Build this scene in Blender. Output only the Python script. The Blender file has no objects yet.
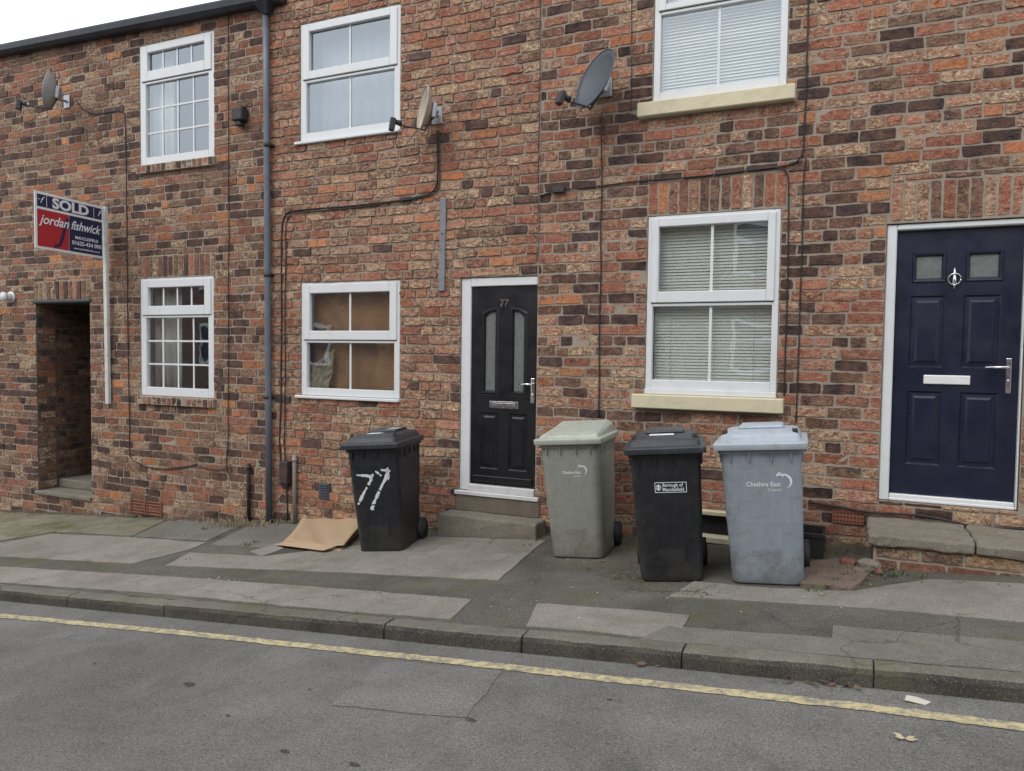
import bpy, bmesh, math, random
from mathutils import Vector, Matrix
random.seed(7)
D=6.3; FPX=755.57
YAW,PITCH,ROLL=[math.radians(a) for a in (24.643,-2.436,0.724)]
# ------------------------------------------------------------------ camera frame (also used to survey positions off the wall plane)
cy,sy,cp,sp,cr,sr=math.cos(YAW),math.sin(YAW),math.cos(PITCH),math.sin(PITCH),math.cos(ROLL),math.sin(ROLL)
FW=Vector((-sy*cp,cy*cp,sp)); _r=Vector((cy,sy,0)); _u=_r.cross(FW)
RT=cr*_r+sr*_u; UP=-sr*_r+cr*_u; CAM=Vector((0,-D,0))
def ray(px,py): return FW+(px-512)/FPX*RT+(385.5-py)/FPX*UP
def at(px,py,y=0.0):
    v=ray(px,py); return CAM+v*((y+D)/v.y)
YK=-2.45
def pave(x,y):
    t=-y/2.45
    return -1.44-0.02*t+(0.0735+0.0125*t)*x
def road(x,y): return -1.5465+0.0861*x+0.02*(YK-y)
def onsurf(px,py,fn,dz=0):
    v=ray(px,py); lo,hi=0.5,40.0
    for _ in range(60):
        m=(lo+hi)/2; p=CAM+v*m
        if p.z-fn(p.x,p.y)-dz>0: lo=m
        else: hi=m
    return CAM+v*lo
def G(px,py,dz=0): return onsurf(px,py,pave,dz)
def RD(px,py,dz=0): return onsurf(px,py,road,dz)

scene=bpy.context.scene; col=scene.collection
# ------------------------------------------------------------------ materials
def newmat(name):
    m=bpy.data.materials.new(name); m.use_nodes=True; nt=m.node_tree
    b=nt.nodes['Principled BSDF']; return m,nt,b
class N:
    def __init__(s,nt): s.nt=nt; s.tc=nt.nodes.new('ShaderNodeTexCoord')
    def co(s): return s.tc.outputs['Object']
    def noise(s,scale,detail=4,rough=.55,vec=None,dist=0):
        n=s.nt.nodes.new('ShaderNodeTexNoise'); n.inputs['Scale'].default_value=scale; n.inputs['Detail'].default_value=detail
        n.inputs['Roughness'].default_value=rough; n.inputs['Distortion'].default_value=dist
        s.nt.links.new(vec or s.co(),n.inputs['Vector']); return n.outputs['Fac']
    def vor(s,scale,vec=None,feature='F1'):
        n=s.nt.nodes.new('ShaderNodeTexVoronoi'); n.inputs['Scale'].default_value=scale; n.feature=feature
        s.nt.links.new(vec or s.co(),n.inputs['Vector']); return n.outputs['Distance']
    def mapv(s,scale):
        n=s.nt.nodes.new('ShaderNodeMapping'); n.inputs['Scale'].default_value=scale; s.nt.links.new(s.co(),n.inputs['Vector']); return n.outputs['Vector']
    def rng(s,f,a,b,c=0,d=1):
        n=s.nt.nodes.new('ShaderNodeMapRange'); s.nt.links.new(f,n.inputs['Value'])
        for k,v in zip(('From Min','From Max','To Min','To Max'),(a,b,c,d)): n.inputs[k].default_value=v
        return n.outputs['Result']
    def math(s,op,a,b):
        n=s.nt.nodes.new('ShaderNodeMath'); n.operation=op
        for i,v in enumerate((a,b)):
            if hasattr(v,'links'): s.nt.links.new(v,n.inputs[i])
            else: n.inputs[i].default_value=v
        return n.outputs[0]
    def mix(s,f,a,b,mode='MIX'):
        n=s.nt.nodes.new('ShaderNodeMix'); n.data_type='RGBA'; n.blend_type=mode
        for k,v in ((0,f),(6,a),(7,b)):
            if hasattr(v,'links'): s.nt.links.new(v,n.inputs[k])
            elif k==0: n.inputs[0].default_value=v
            else: n.inputs[k].default_value=(*v,1) if len(v)==3 else v
        return n.outputs[2]
    def bump(s,h,strength,dist,bsdf,normal=None):
        n=s.nt.nodes.new('ShaderNodeBump'); n.inputs['Strength'].default_value=strength; n.inputs['Distance'].default_value=dist
        s.nt.links.new(h,n.inputs['Height'])
        if normal: s.nt.links.new(normal,n.inputs['Normal'])
        s.nt.links.new(n.outputs[0],bsdf.inputs['Normal']); return n.outputs[0]
def simple(name,c,rough=.5,metal=0,var=.12,scale=12,bump=0,spec=.5,dirt=None,dscale=5,damt=.5):
    m,nt,b=newmat(name); n=N(nt)
    f=n.noise(scale,5,.6)
    k=n.mix(f,tuple(v*(1-var) for v in c),tuple(min(1,v*(1+var)) for v in c))
    if dirt:
        d=n.rng(n.noise(dscale,6,.65),.48,.72,0,damt); k=n.mix(d,k,dirt)
    nt.links.new(k,b.inputs['Base Color']); b.inputs['Roughness'].default_value=rough; b.inputs['Metallic'].default_value=metal
    b.inputs['Specular IOR Level'].default_value=spec
    r=n.rng(n.noise(scale*2,3),0.3,.7,max(0,rough-.08),min(1,rough+.1)); nt.links.new(r,b.inputs['Roughness'])
    if bump: n.bump(n.noise(scale*6,4,.6),.5,bump,b)
    return m
M={}
def brickmat():
    m,nt,b=newmat('weathered_brick'); n=N(nt)
    a=nt.nodes.new('ShaderNodeAttribute'); a.attribute_name='bcol'
    base=a.outputs['Color']; mot=a.outputs['Alpha']
    v1=n.noise(26,6,.7,dist=.6); v2=n.noise(95,4,.7); v3=n.noise(9,3,.5)
    k=n.mix(n.rng(v3,.35,.65,0,.35),base,(0.36,0.165,0.105))
    k=n.mix(n.rng(v1,.35,.65,0,.75),k,n.mix(1,k,(.55,.52,.54),'MULTIPLY'))
    # lime and render bloom, stronger on some bricks
    stv=n.mapv((1,1,1.9))
    msk=n.rng(n.noise(13,9,.8,vec=stv,dist=.8),.49,.535,0,1); msk=n.math('MULTIPLY',msk,n.math('MINIMUM',mot,1.0))
    k=n.mix(n.math('MULTIPLY',msk,.85),k,(.46,.32,.20))
    m2=n.rng(n.noise(33,8,.8,vec=stv,dist=.6),.525,.56,0,1); k=n.mix(n.math('MULTIPLY',m2,n.math('ADD',n.math('MULTIPLY',mot,.8),.03)),k,(.64,.51,.35))
    soot=n.rng(n.noise(16,9,.8,dist=.9),.555,.60,0,.95); k=n.mix(n.math('MULTIPLY',soot,.8),k,(.05,.034,.032))
    k=n.mix(1,k,n.mix(v2,(.5,.5,.5),(1.48,1.48,1.48)),'MULTIPLY')
    nt.links.new(k,b.inputs['Base Color']); b.inputs['Roughness'].default_value=.9; b.inputs['Specular IOR Level'].default_value=.25
    h=n.math('ADD',n.noise(42,6,.75),n.math('MULTIPLY',n.vor(110),.35)); n.bump(h,.85,.012,b)
    return m
M['brick']=brickmat()
def mortarmat(name,c1,c2):
    m,nt,b=newmat(name); n=N(nt)
    k=n.mix(n.rng(n.noise(5,6,.7),.3,.7),c1,c2)
    k=n.mix(n.rng(n.noise(60,5,.7),.35,.7,0,.5),k,tuple(v*.5 for v in c1))
    k=n.mix(n.rng(n.noise(1.8,6,.7),.5,.72,0,.5),k,(.15,.115,.09))
    nt.links.new(k,b.inputs['Base Color']); b.inputs['Roughness'].default_value=.95; b.inputs['Specular IOR Level'].default_value=.2
    n.bump(n.noise(120,5,.7),.8,.006,b); return m
M['mortar']=mortarmat('lime_mortar',(.32,.265,.21),(.42,.36,.29))
M['mortar_l']=mortarmat('pale_mortar',(.34,.285,.23),(.44,.38,.31))
M['mortar_s']=mortarmat('shade_darkened_mortar',(.12,.10,.08),(.18,.15,.12))  # passage mortar, the dimness of the interior put into its colour
def asphalt(name,c1,c2,moss=0,scale=1.0,spk=.35,crk=.8,cs=.6):
    m,nt,b=newmat(name); n=N(nt)
    k=n.mix(n.rng(n.noise(.9*scale,6,.65,dist=.4),.35,.65),c1,c2)
    k=n.mix(n.rng(n.noise(4,6,.7),.45,.7,0,.35),k,tuple(v*.62 for v in c1))
    g=n.noise(105,5,.8); k=n.mix(1,k,n.mix(n.rng(g,.38,.62),(1-spk,)*3,(1+spk*1.15,)*3),'MULTIPLY')
    g2=n.vor(75); k=n.mix(n.rng(g2,.0,.30,.55*min(1,spk/.3),0),k,(.40,.39,.37))
    g3=n.noise(48,3,.6); k=n.mix(n.rng(g3,.62,.70,0,.45),k,tuple(v*.45 for v in c1))
    k=n.mix(n.rng(n.noise(1.7,7,.75,dist=1.0),.60,.70,0,.5),k,tuple(v*.6 for v in c1))
    wv=nt.nodes.new('ShaderNodeVectorMath'); wv.operation='ADD'; nn_=nt.nodes.new('ShaderNodeTexNoise'); nn_.inputs['Scale'].default_value=3.5; nn_.inputs['Detail'].default_value=6
    nt.links.new(n.co(),nn_.inputs['Vector']); nt.links.new(n.co(),wv.inputs[0]); sc_=nt.nodes.new('ShaderNodeVectorMath'); sc_.operation='SCALE'; sc_.inputs['Scale'].default_value=.35
    nt.links.new(nn_.outputs['Color'],sc_.inputs[0]); nt.links.new(sc_.outputs[0],wv.inputs[1])
    cr_=n.vor(crk,vec=wv.outputs[0],feature='DISTANCE_TO_EDGE')
    crm=n.math('MULTIPLY',n.rng(cr_,.0,.007*crk/.8,cs,0),n.rng(n.noise(.8,3),.48,.56,0,1)); k=n.mix(crm,k,tuple(v*.3 for v in c1))
    if moss: k=n.mix(n.rng(n.noise(2.2,7,.75,dist=.6),.5,.66,0,moss),k,(.10,.105,.04))
    nt.links.new(k,b.inputs['Base Color']); b.inputs['Roughness'].default_value=.92; b.inputs['Specular IOR Level'].default_value=.25
    n.bump(n.math('ADD',n.noise(150,4,.7),n.math('MULTIPLY',n.noise(18,4),.6)),.7,.012,b); return m
M['road']=asphalt('road_asphalt',(.122,.119,.110),(.185,.180,.167),spk=.45,crk=.35,cs=.3)
M['road_patch']=asphalt('road_patch_asphalt',(.15,.146,.136),(.20,.194,.181),spk=.45,cs=.2)
M['pave']=asphalt('pavement_asphalt',(.078,.073,.062),(.135,.127,.11),moss=.6,scale=1.6)
M['slab']=asphalt('worn_concrete',(.21,.195,.17),(.285,.265,.235),moss=.25,scale=1.8,spk=.3)
M['slab_dark']=asphalt('grey_concrete',(.15,.142,.125),(.20,.19,.17),moss=.3,scale=1.8,spk=.3)
M['slab_moss']=asphalt('mossy_flag',(.17,.155,.11),(.25,.23,.17),moss=.9,scale=1.8,spk=.3)
M['mossy']=asphalt('mossy_asphalt',(.085,.088,.05),(.13,.128,.085),moss=.8,scale=2.5)
M['kerb']=asphalt('kerb_stone',(.13,.122,.10),(.19,.18,.15),moss=.5,scale=1.6,spk=.3)
M['kerb_face']=asphalt('dark_kerb_face',(.055,.05,.044),(.10,.092,.08),moss=.35,scale=2.5,spk=.35)  # darker colour for the upright street side of the kerb
M['soil']=asphalt('wall_foot_soil',(.06,.05,.036),(.12,.10,.072),moss=.55,scale=3,spk=.5)
M['pit']=asphalt('dark_pitted_asphalt',(.05,.049,.046),(.085,.083,.078),spk=.5)
M['stone']=asphalt('step_stone',(.19,.17,.135),(.27,.245,.20),moss=.45,scale=2.4,spk=.3)
M['riser']=asphalt('riser_stone',(.15,.125,.095),(.22,.185,.145),moss=.3,scale=3,spk=.3)
def yellow():
    m,nt,b=newmat('worn_yellow_paint'); n=N(nt)
    k=n.mix(n.noise(6,5),(.47,.39,.20),(.58,.50,.29))
    w=n.rng(n.noise(16,8,.85,dist=.6),.46,.56,0,.92); k=n.mix(w,k,(.20,.19,.165))
    k=n.mix(1,k,n.mix(n.noise(170,3,.7),(.75,)*3,(1.2,)*3),'MULTIPLY')
    nt.links.new(k,b.inputs['Base Color']); b.inputs['Roughness'].default_value=.85
    n.bump(n.noise(150,4,.7),.6,.008,b); return m
M['yellow']=yellow()
M['upvc']=simple('white_upvc',(.66,.68,.69),.32,var=.03,scale=3,dirt=(.55,.52,.46),dscale=7,damt=.22)
M['upvc_grey']=simple('weathered_upvc',(.62,.63,.63),.4,var=.06,scale=5,dirt=(.35,.33,.3),dscale=9,damt=.4)
M['rubber']=simple('black_rubber',(.02,.02,.02),.7)
M['cream']=simple('cream_sill_paint',(.60,.55,.38),.6,var=.05,scale=6,dirt=(.36,.32,.22),dscale=6,damt=.45,bump=.003)
M['black_door']=simple('black_door_skin',(.011,.011,.013),.32,var=.1,scale=3)
M['navy_door']=simple('navy_door_skin',(.010,.0125,.032),.34,var=.1,scale=3)
M['chrome']=simple('satin_chrome',(.75,.75,.76),.22,metal=1,var=.04)
M['alu']=simple('white_metal_plate',(.82,.82,.82),.35,metal=.2,var=.03)
M['bin_black']=simple('black_bin_plastic',(.014,.015,.018),.42,var=.25,scale=9,dirt=(.05,.05,.052),dscale=4,damt=.5,bump=.0015)
M['lid_black']=simple('weathered_lid_plastic',(.028,.031,.04),.42,var=.2,scale=9,dirt=(.07,.075,.09),dscale=5,damt=.5,bump=.002)
M['bin_green']=simple('grey_green_bin_plastic',(.225,.25,.215),.5,var=.06,scale=6,dirt=(.14,.15,.125),dscale=4,damt=.5,bump=.0015)
M['lid_green']=simple('pale_grey_green_lid',(.33,.37,.315),.5,var=.08,scale=6,dirt=(.2,.22,.18),dscale=6,damt=.4,bump=.002)
M['bin_blue']=simple('blue_grey_bin_plastic',(.21,.245,.295),.5,var=.06,scale=6,dirt=(.13,.15,.17),dscale=4,damt=.5,bump=.0015)
M['lid_blue']=simple('pale_blue_grey_lid',(.36,.40,.46),.5,var=.08,scale=6,dirt=(.25,.28,.31),dscale=6,damt=.4,bump=.002)
M['white_paint']=simple('chipped_white_paint',(.62,.65,.68),.6,var=.1,scale=20)
M['logo']=simple('white_print',(.72,.74,.76),.5,var=.03)
M['cable']=simple('black_cable',(.018,.016,.016),.6)
M['iron']=simple('painted_iron',(.03,.028,.03),.6,var=.3,bump=.002)
M['pipe_grey']=simple('blue_grey_pipe',(.12,.135,.165),.42,var=.15,scale=8,dirt=(.07,.07,.08),dscale=5,damt=.6)
M['pipe_light']=simple('grey_pipe_plastic',(.30,.29,.27),.6,var=.15,scale=8,dirt=(.16,.14,.12),dscale=8,damt=.6)
M['pipe_brown']=simple('brown_pipe_iron',(.045,.03,.028),.6,var=.3,scale=12,dirt=(.12,.07,.05),dscale=12,damt=.5)
M['strip']=simple('weathered_timber',(.20,.21,.23),.75,var=.3,scale=14,dirt=(.08,.08,.085),dscale=9,damt=.7,bump=.004)
M['dish_grey']=simple('grey_dish_enamel',(.068,.082,.10),.55,var=.1,scale=8)
M['dish_pale']=simple('pale_rusty_dish',(.42,.37,.30),.6,var=.1,scale=8,dirt=(.26,.20,.14),dscale=9,damt=.6)
M['dish_light']=simple('light_grey_dish',(.33,.33,.32),.55,var=.1,scale=8,dirt=(.18,.17,.16),dscale=9,damt=.5)
M['galv']=simple('galvanised_bracket',(.38,.39,.40),.45,metal=.6,var=.15)
M['navy']=simple('navy_board',(.018,.02,.07),.45,var=.05)
M['red']=simple('red_board',(.42,.025,.035),.45,var=.05)
M['board_white']=simple('white_board',(.74,.76,.78),.45,var=.03)
M['post']=simple('white_painted_post',(.60,.60,.56),.6,var=.06,scale=7,dirt=(.3,.28,.22),dscale=9,damt=.6)
M['slate']=simple('dark_slate',(.055,.06,.07),.6,var=.25,scale=9,bump=.004)
M['gutter']=simple('dark_gutter_paint',(.022,.025,.035),.45,var=.3,scale=6,dirt=(.07,.07,.08),dscale=6,damt=.4)
M['terracotta']=simple('terracotta_vent',(.22,.085,.055),.85,var=.25,scale=14,bump=.003)
M['dark']=simple('dark_void',(.012,.01,.01),.9)
M['plaster']=simple('room_plaster',(.34,.33,.30),.85,var=.05)
M['carpet']=simple('room_floor',(.10,.09,.08),.9,var=.1)
M['blind']=simple('venetian_slats',(.72,.745,.69),.5,var=.04)
M['curtain']=simple('pale_curtain_cloth',(.55,.55,.52),.85,var=.08)
M['net']=simple('sky_tinted_curtain_cloth',(.30,.34,.39),.85,var=.05)  # bluish sky reflection of the pane put into the cloth colour
M['paper']=simple('brown_paper',(.33,.185,.085),.8,var=.3,scale=7,dirt=(.17,.10,.055),dscale=5,damt=.8)
M['film']=simple('milky_film',(.27,.24,.17),.6,var=.15)
M['papwhite']=simple('white_paper',(.50,.48,.40),.8,var=.06)
M['leaf']=simple('dead_leaf',(.12,.082,.052),.8,var=.5,scale=30)
M['leafpale']=simple('dry_pale_leaf',(.45,.38,.24),.8,var=.2,scale=30)
M['grass']=simple('weed_green',(.075,.10,.03),.7,var=.4,scale=20)
M['drygrass']=simple('dry_weed',(.26,.20,.12),.8,var=.4,scale=20)
M['brickbit']=simple('broken_brick',(.20,.075,.05),.9,var=.35,scale=20,dirt=(.3,.22,.16),dscale=12,damt=.6,bump=.01)
M['pink']=simple('pink_sandstone_slab',(.155,.112,.088),.9,var=.2,scale=7,dirt=(.09,.08,.055),dscale=7,damt=.9,bump=.01)
def binmat(name,c,scuff,dirt,rough=.42):
    m,nt,b=newmat(name); n=N(nt)
    k=n.mix(n.noise(5,5,.6),tuple(v*.9 for v in c),tuple(v*1.1 for v in c))
    st=n.noise(1,7,.75,vec=n.mapv((26,26,3.5)),dist=.3); k=n.mix(n.rng(st,.50,.70,0,.55),k,scuff)
    st2=n.noise(1,7,.75,vec=n.mapv((4,4,34))); k=n.mix(n.rng(st2,.56,.68,0,.4),k,scuff)
    gd=n.noise(7,7,.75,dist=.5)
    sep=nt.nodes.new('ShaderNodeSeparateXYZ'); nt.links.new(n.co(),sep.inputs[0])
    low=n.rng(sep.outputs[2],0,.30,.24,0); k=n.mix(n.rng(n.math('ADD',gd,low),.52,.74,0,.75),k,dirt)
    k=n.mix(n.rng(n.noise(85,3,.7),.64,.70,0,.5),k,dirt)
    nt.links.new(k,b.inputs['Base Color']); nt.links.new(n.rng(gd,.3,.7,rough-.08,rough+.22),b.inputs['Roughness'])
    n.bump(n.noise(160,3,.6),.25,.002,b); return m
M['bin_black']=binmat('black_bin_plastic',(.010,.011,.014),(.028,.030,.036),(.036,.034,.030))
M['lid_black']=binmat('weathered_lid_plastic',(.030,.034,.043),(.085,.09,.10),(.07,.065,.055))
M['bin_green']=binmat('grey_green_bin_plastic',(.245,.255,.22),(.33,.345,.305),(.14,.13,.10),.5)
M['lid_green']=binmat('pale_grey_green_lid',(.36,.385,.33),(.46,.48,.42),(.2,.2,.16),.5)
M['bin_blue']=binmat('blue_grey_bin_plastic',(.23,.262,.305),(.32,.35,.385),(.12,.12,.11),.5)
M['lid_blue']=binmat('pale_blue_grey_lid',(.355,.40,.45),(.46,.50,.54),(.22,.23,.22),.5)
def cardmat():
    m,nt,b=newmat('corrugated_cardboard'); n=N(nt)
    k=n.mix(n.noise(3,5),(.35,.25,.15),(.45,.335,.215))
    st=n.noise(1,3,.5,vec=n.mapv((1.2,30,1.2))); k=n.mix(n.rng(st,.4,.7,0,.3),k,(.34,.235,.135))
    nt.links.new(k,b.inputs['Base Color']); b.inputs['Roughness'].default_value=.85; n.bump(st,.4,.004,b); return m
M['card']=cardmat()
def glassmat():
    m=bpy.data.materials.new('window_glass'); m.use_nodes=True; nt=m.node_tree; nt.nodes.clear(); n=N(nt)
    o=nt.nodes.new('ShaderNodeOutputMaterial'); g=nt.nodes.new('ShaderNodeBsdfGlossy'); t=nt.nodes.new('ShaderNodeBsdfTransparent')
    g.inputs['Roughness'].default_value=.015; g.inputs['Color'].default_value=(.85,.93,1,1); t.inputs['Color'].default_value=(.94,.95,.945,1)
    fr=nt.nodes.new('ShaderNodeFresnel'); fr.inputs['IOR'].default_value=1.75
    bp=nt.nodes.new('ShaderNodeBump'); bp.inputs['Strength'].default_value=.14; bp.inputs['Distance'].default_value=.015
    nt.links.new(n.noise(2.6,2,.4),bp.inputs['Height']); nt.links.new(bp.outputs[0],g.inputs['Normal'])
    ms=nt.nodes.new('ShaderNodeMixShader')
    ge=nt.nodes.new('ShaderNodeNewGeometry'); front_=n.math('SUBTRACT',1.0,ge.outputs['Backfacing'])
    nt.links.new(n.math('MULTIPLY',n.math('ADD',fr.outputs[0],.17),front_),ms.inputs[0]); nt.links.new(t.outputs[0],ms.inputs[1]); nt.links.new(g.outputs[0],ms.inputs[2])
    nt.links.new(ms.outputs[0],o.inputs['Surface']); return m
M['glass']=glassmat()
def frosted():
    m,nt,b=newmat('obscured_door_glass'); n=N(nt)
    k=n.mix(n.noise(22,3,.6),(.10,.115,.11),(.22,.235,.225)); nt.links.new(k,b.inputs['Base Color'])
    b.inputs['Roughness'].default_value=.12; b.inputs['Specular IOR Level'].default_value=.8; n.bump(n.vor(60),.4,.003,b); return m
M['frost']=frosted()
def farbrick():
    m,nt,b=newmat('opposite_brick'); n=N(nt)
    t=nt.nodes.new('ShaderNodeTexBrick'); t.inputs['Scale'].default_value=1; t.inputs['Brick Width'].default_value=.245; t.inputs['Row Height'].default_value=.09; t.inputs['Mortar Size'].default_value=.008
    t.inputs['Color1'].default_value=(.20,.10,.07,1); t.inputs['Color2'].default_value=(.10,.06,.05,1); t.inputs['Mortar'].default_value=(.28,.24,.2,1)
    mp=nt.nodes.new('ShaderNodeMapping'); mp.inputs['Rotation'].default_value=(math.pi/2,0,0); nt.links.new(n.co(),mp.inputs[0]); nt.links.new(mp.outputs[0],t.inputs['Vector'])
    nt.links.new(t.outputs[0],b.inputs['Base Color']); b.inputs['Roughness'].default_value=.9; return m
M['farbrick']=farbrick()

# ------------------------------------------------------------------ object helpers
def tag(o,label=None,cat=None,group=None,kind=None):
    for k,v in (('label',label),('category',cat),('group',group),('kind',kind)):
        if v: o[k]=v
    return o
def empty(name,loc,label=None,cat=None,group=None):
    o=bpy.data.objects.new(name,None); o.location=loc; o.empty_display_size=.1; col.objects.link(o); tag(o,label,cat,group); return o
def worldloc(p):
    v=Vector((0,0,0))
    while p: v+=p.location; p=p.parent
    return v
class MB:
    """collects shapes, links them as one mesh; if the parent is at a location, geometry given in world space is shifted"""
    def __init__(s): s.bm=bmesh.new()
    def box(s,x0,x1,y0,y1,z0,z1,bev=0,mat=None,mi=0,seg=1):
        vs=[s.bm.verts.new(Vector(p)) for p in ((x0,y0,z0),(x1,y0,z0),(x1,y1,z0),(x0,y1,z0),(x0,y0,z1),(x1,y0,z1),(x1,y1,z1),(x0,y1,z1))]
        if mat:
            for v in vs: v.co=mat@v.co
        fs=[s.bm.faces.new([vs[i] for i in f]) for f in ((0,3,2,1),(4,5,6,7),(0,1,5,4),(1,2,6,5),(2,3,7,6),(3,0,4,7))]
        for f in fs: f.material_index=mi
        if bev:
            es=list({e for f in fs for e in f.edges})
            bmesh.ops.bevel(s.bm,geom=es,offset=bev,segments=seg,affect='EDGES',profile=.5)
        return s
    def poly(s,pts,mi=0):
        f=s.bm.faces.new([s.bm.verts.new(p) for p in pts]); f.material_index=mi; return s
    def prism(s,pts,d,mi=0,bev=0):
        """pts: coplanar loop, d: extrusion vector"""
        d=Vector(d); a=[s.bm.verts.new(p) for p in pts]; b=[s.bm.verts.new(Vector(p)+d) for p in pts]; n=len(a)
        fs=[s.bm.faces.new(a),s.bm.faces.new(b[::-1])]+[s.bm.faces.new((a[i],b[i],b[(i+1)%n],a[(i+1)%n])) for i in range(n)]
        for f in fs: f.material_index=mi
        bmesh.ops.recalc_face_normals(s.bm,faces=fs)
        if bev: bmesh.ops.bevel(s.bm,geom=list({e for f in fs for e in f.edges}),offset=bev,segments=1,affect='EDGES')
        return s
    def tube(s,pts,r,n=8,cap=True,mi=0):
        pts=[Vector(p) for p in pts]; rings=[]
        rr=r if isinstance(r,(list,tuple)) else [r]*len(pts); ref=None
        for i,p in enumerate(pts):
            t=(pts[min(i+1,len(pts)-1)]-pts[max(i-1,0)]).normalized()
            if ref is None: ref=t.orthogonal().normalized()
            ref=(ref-t*ref.dot(t)); ref=ref.normalized() if ref.length>1e-6 else t.orthogonal().normalized()
            b=t.cross(ref)
            rings.append([s.bm.verts.new(p+(ref*math.cos(a)+b*math.sin(a))*rr[i]) for a in [2*math.pi*k/n for k in range(n)]])
        fs=[]
        for i in range(len(rings)-1):
            for k in range(n): fs.append(s.bm.faces.new((rings[i][k],rings[i][(k+1)%n],rings[i+1][(k+1)%n],rings[i+1][k])))
        if cap: fs.append(s.bm.faces.new(rings[0][::-1])); fs.append(s.bm.faces.new(rings[-1]))
        for f in fs: f.material_index=mi; f.smooth=True
        return s
    def loft(s,rings,mi=0,cap=True,smooth=True,close=True):
        R=[[s.bm.verts.new(p) for p in r] for r in rings]; n=len(R[0])
        for i in range(len(R)-1):
            for k in range(n):
                f=s.bm.faces.new((R[i][k],R[i][(k+1)%n],R[i+1][(k+1)%n],R[i+1][k])); f.smooth=smooth; f.material_index=mi
        if cap: s.bm.faces.new(R[0][::-1]).material_index=mi; s.bm.faces.new(R[-1]).material_index=mi
        return s
    def build(s,name,mats,parent=None,loc=None,local=False,smooth=False,fixn=True):
        if fixn: bmesh.ops.recalc_face_normals(s.bm,faces=s.bm.faces)
        me=bpy.data.meshes.new(name); o=bpy.data.objects.new(name,me); col.objects.link(o)
        off=Vector((0,0,0))
        if parent: o.parent=parent
        if not local:
            w=worldloc(parent) if parent else Vector((0,0,0))
            if loc: o.location=Vector(loc)-w; off=Vector(loc)
            else: off=w
            for v in s.bm.verts: v.co-=off
        s.bm.to_mesh(me); s.bm.free()
        for m in (mats if isinstance(mats,(list,tuple)) else [mats]): me.materials.append(m)
        if smooth:
            for p in me.polygons: p.use_smooth=True
        return o
def text(body,size,mat,m,name,parent,shear=0,offset=0,align='LEFT',extrude=.0008,xs=1,font_sp=1):
    c=bpy.data.curves.new(name,'FONT'); c.body=body; c.size=size; c.shear=shear; c.offset=offset; c.align_x=align; c.extrude=extrude; c.space_character=font_sp; c.resolution_u=3
    t=bpy.data.objects.new(name,c); col.objects.link(t); bpy.context.view_layer.update()
    me=bpy.data.meshes.new_from_object(t.evaluated_get(bpy.context.evaluated_depsgraph_get()))
    bpy.data.objects.remove(t); bpy.data.curves.remove(c)
    me.transform(Matrix.Diagonal((xs,1,1,1))); me.transform(mat)
    me.materials.clear(); me.materials.append(m)
    o=bpy.data.objects.new(name,me); col.objects.link(o)
    if parent: o.parent=parent
    return o

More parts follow.
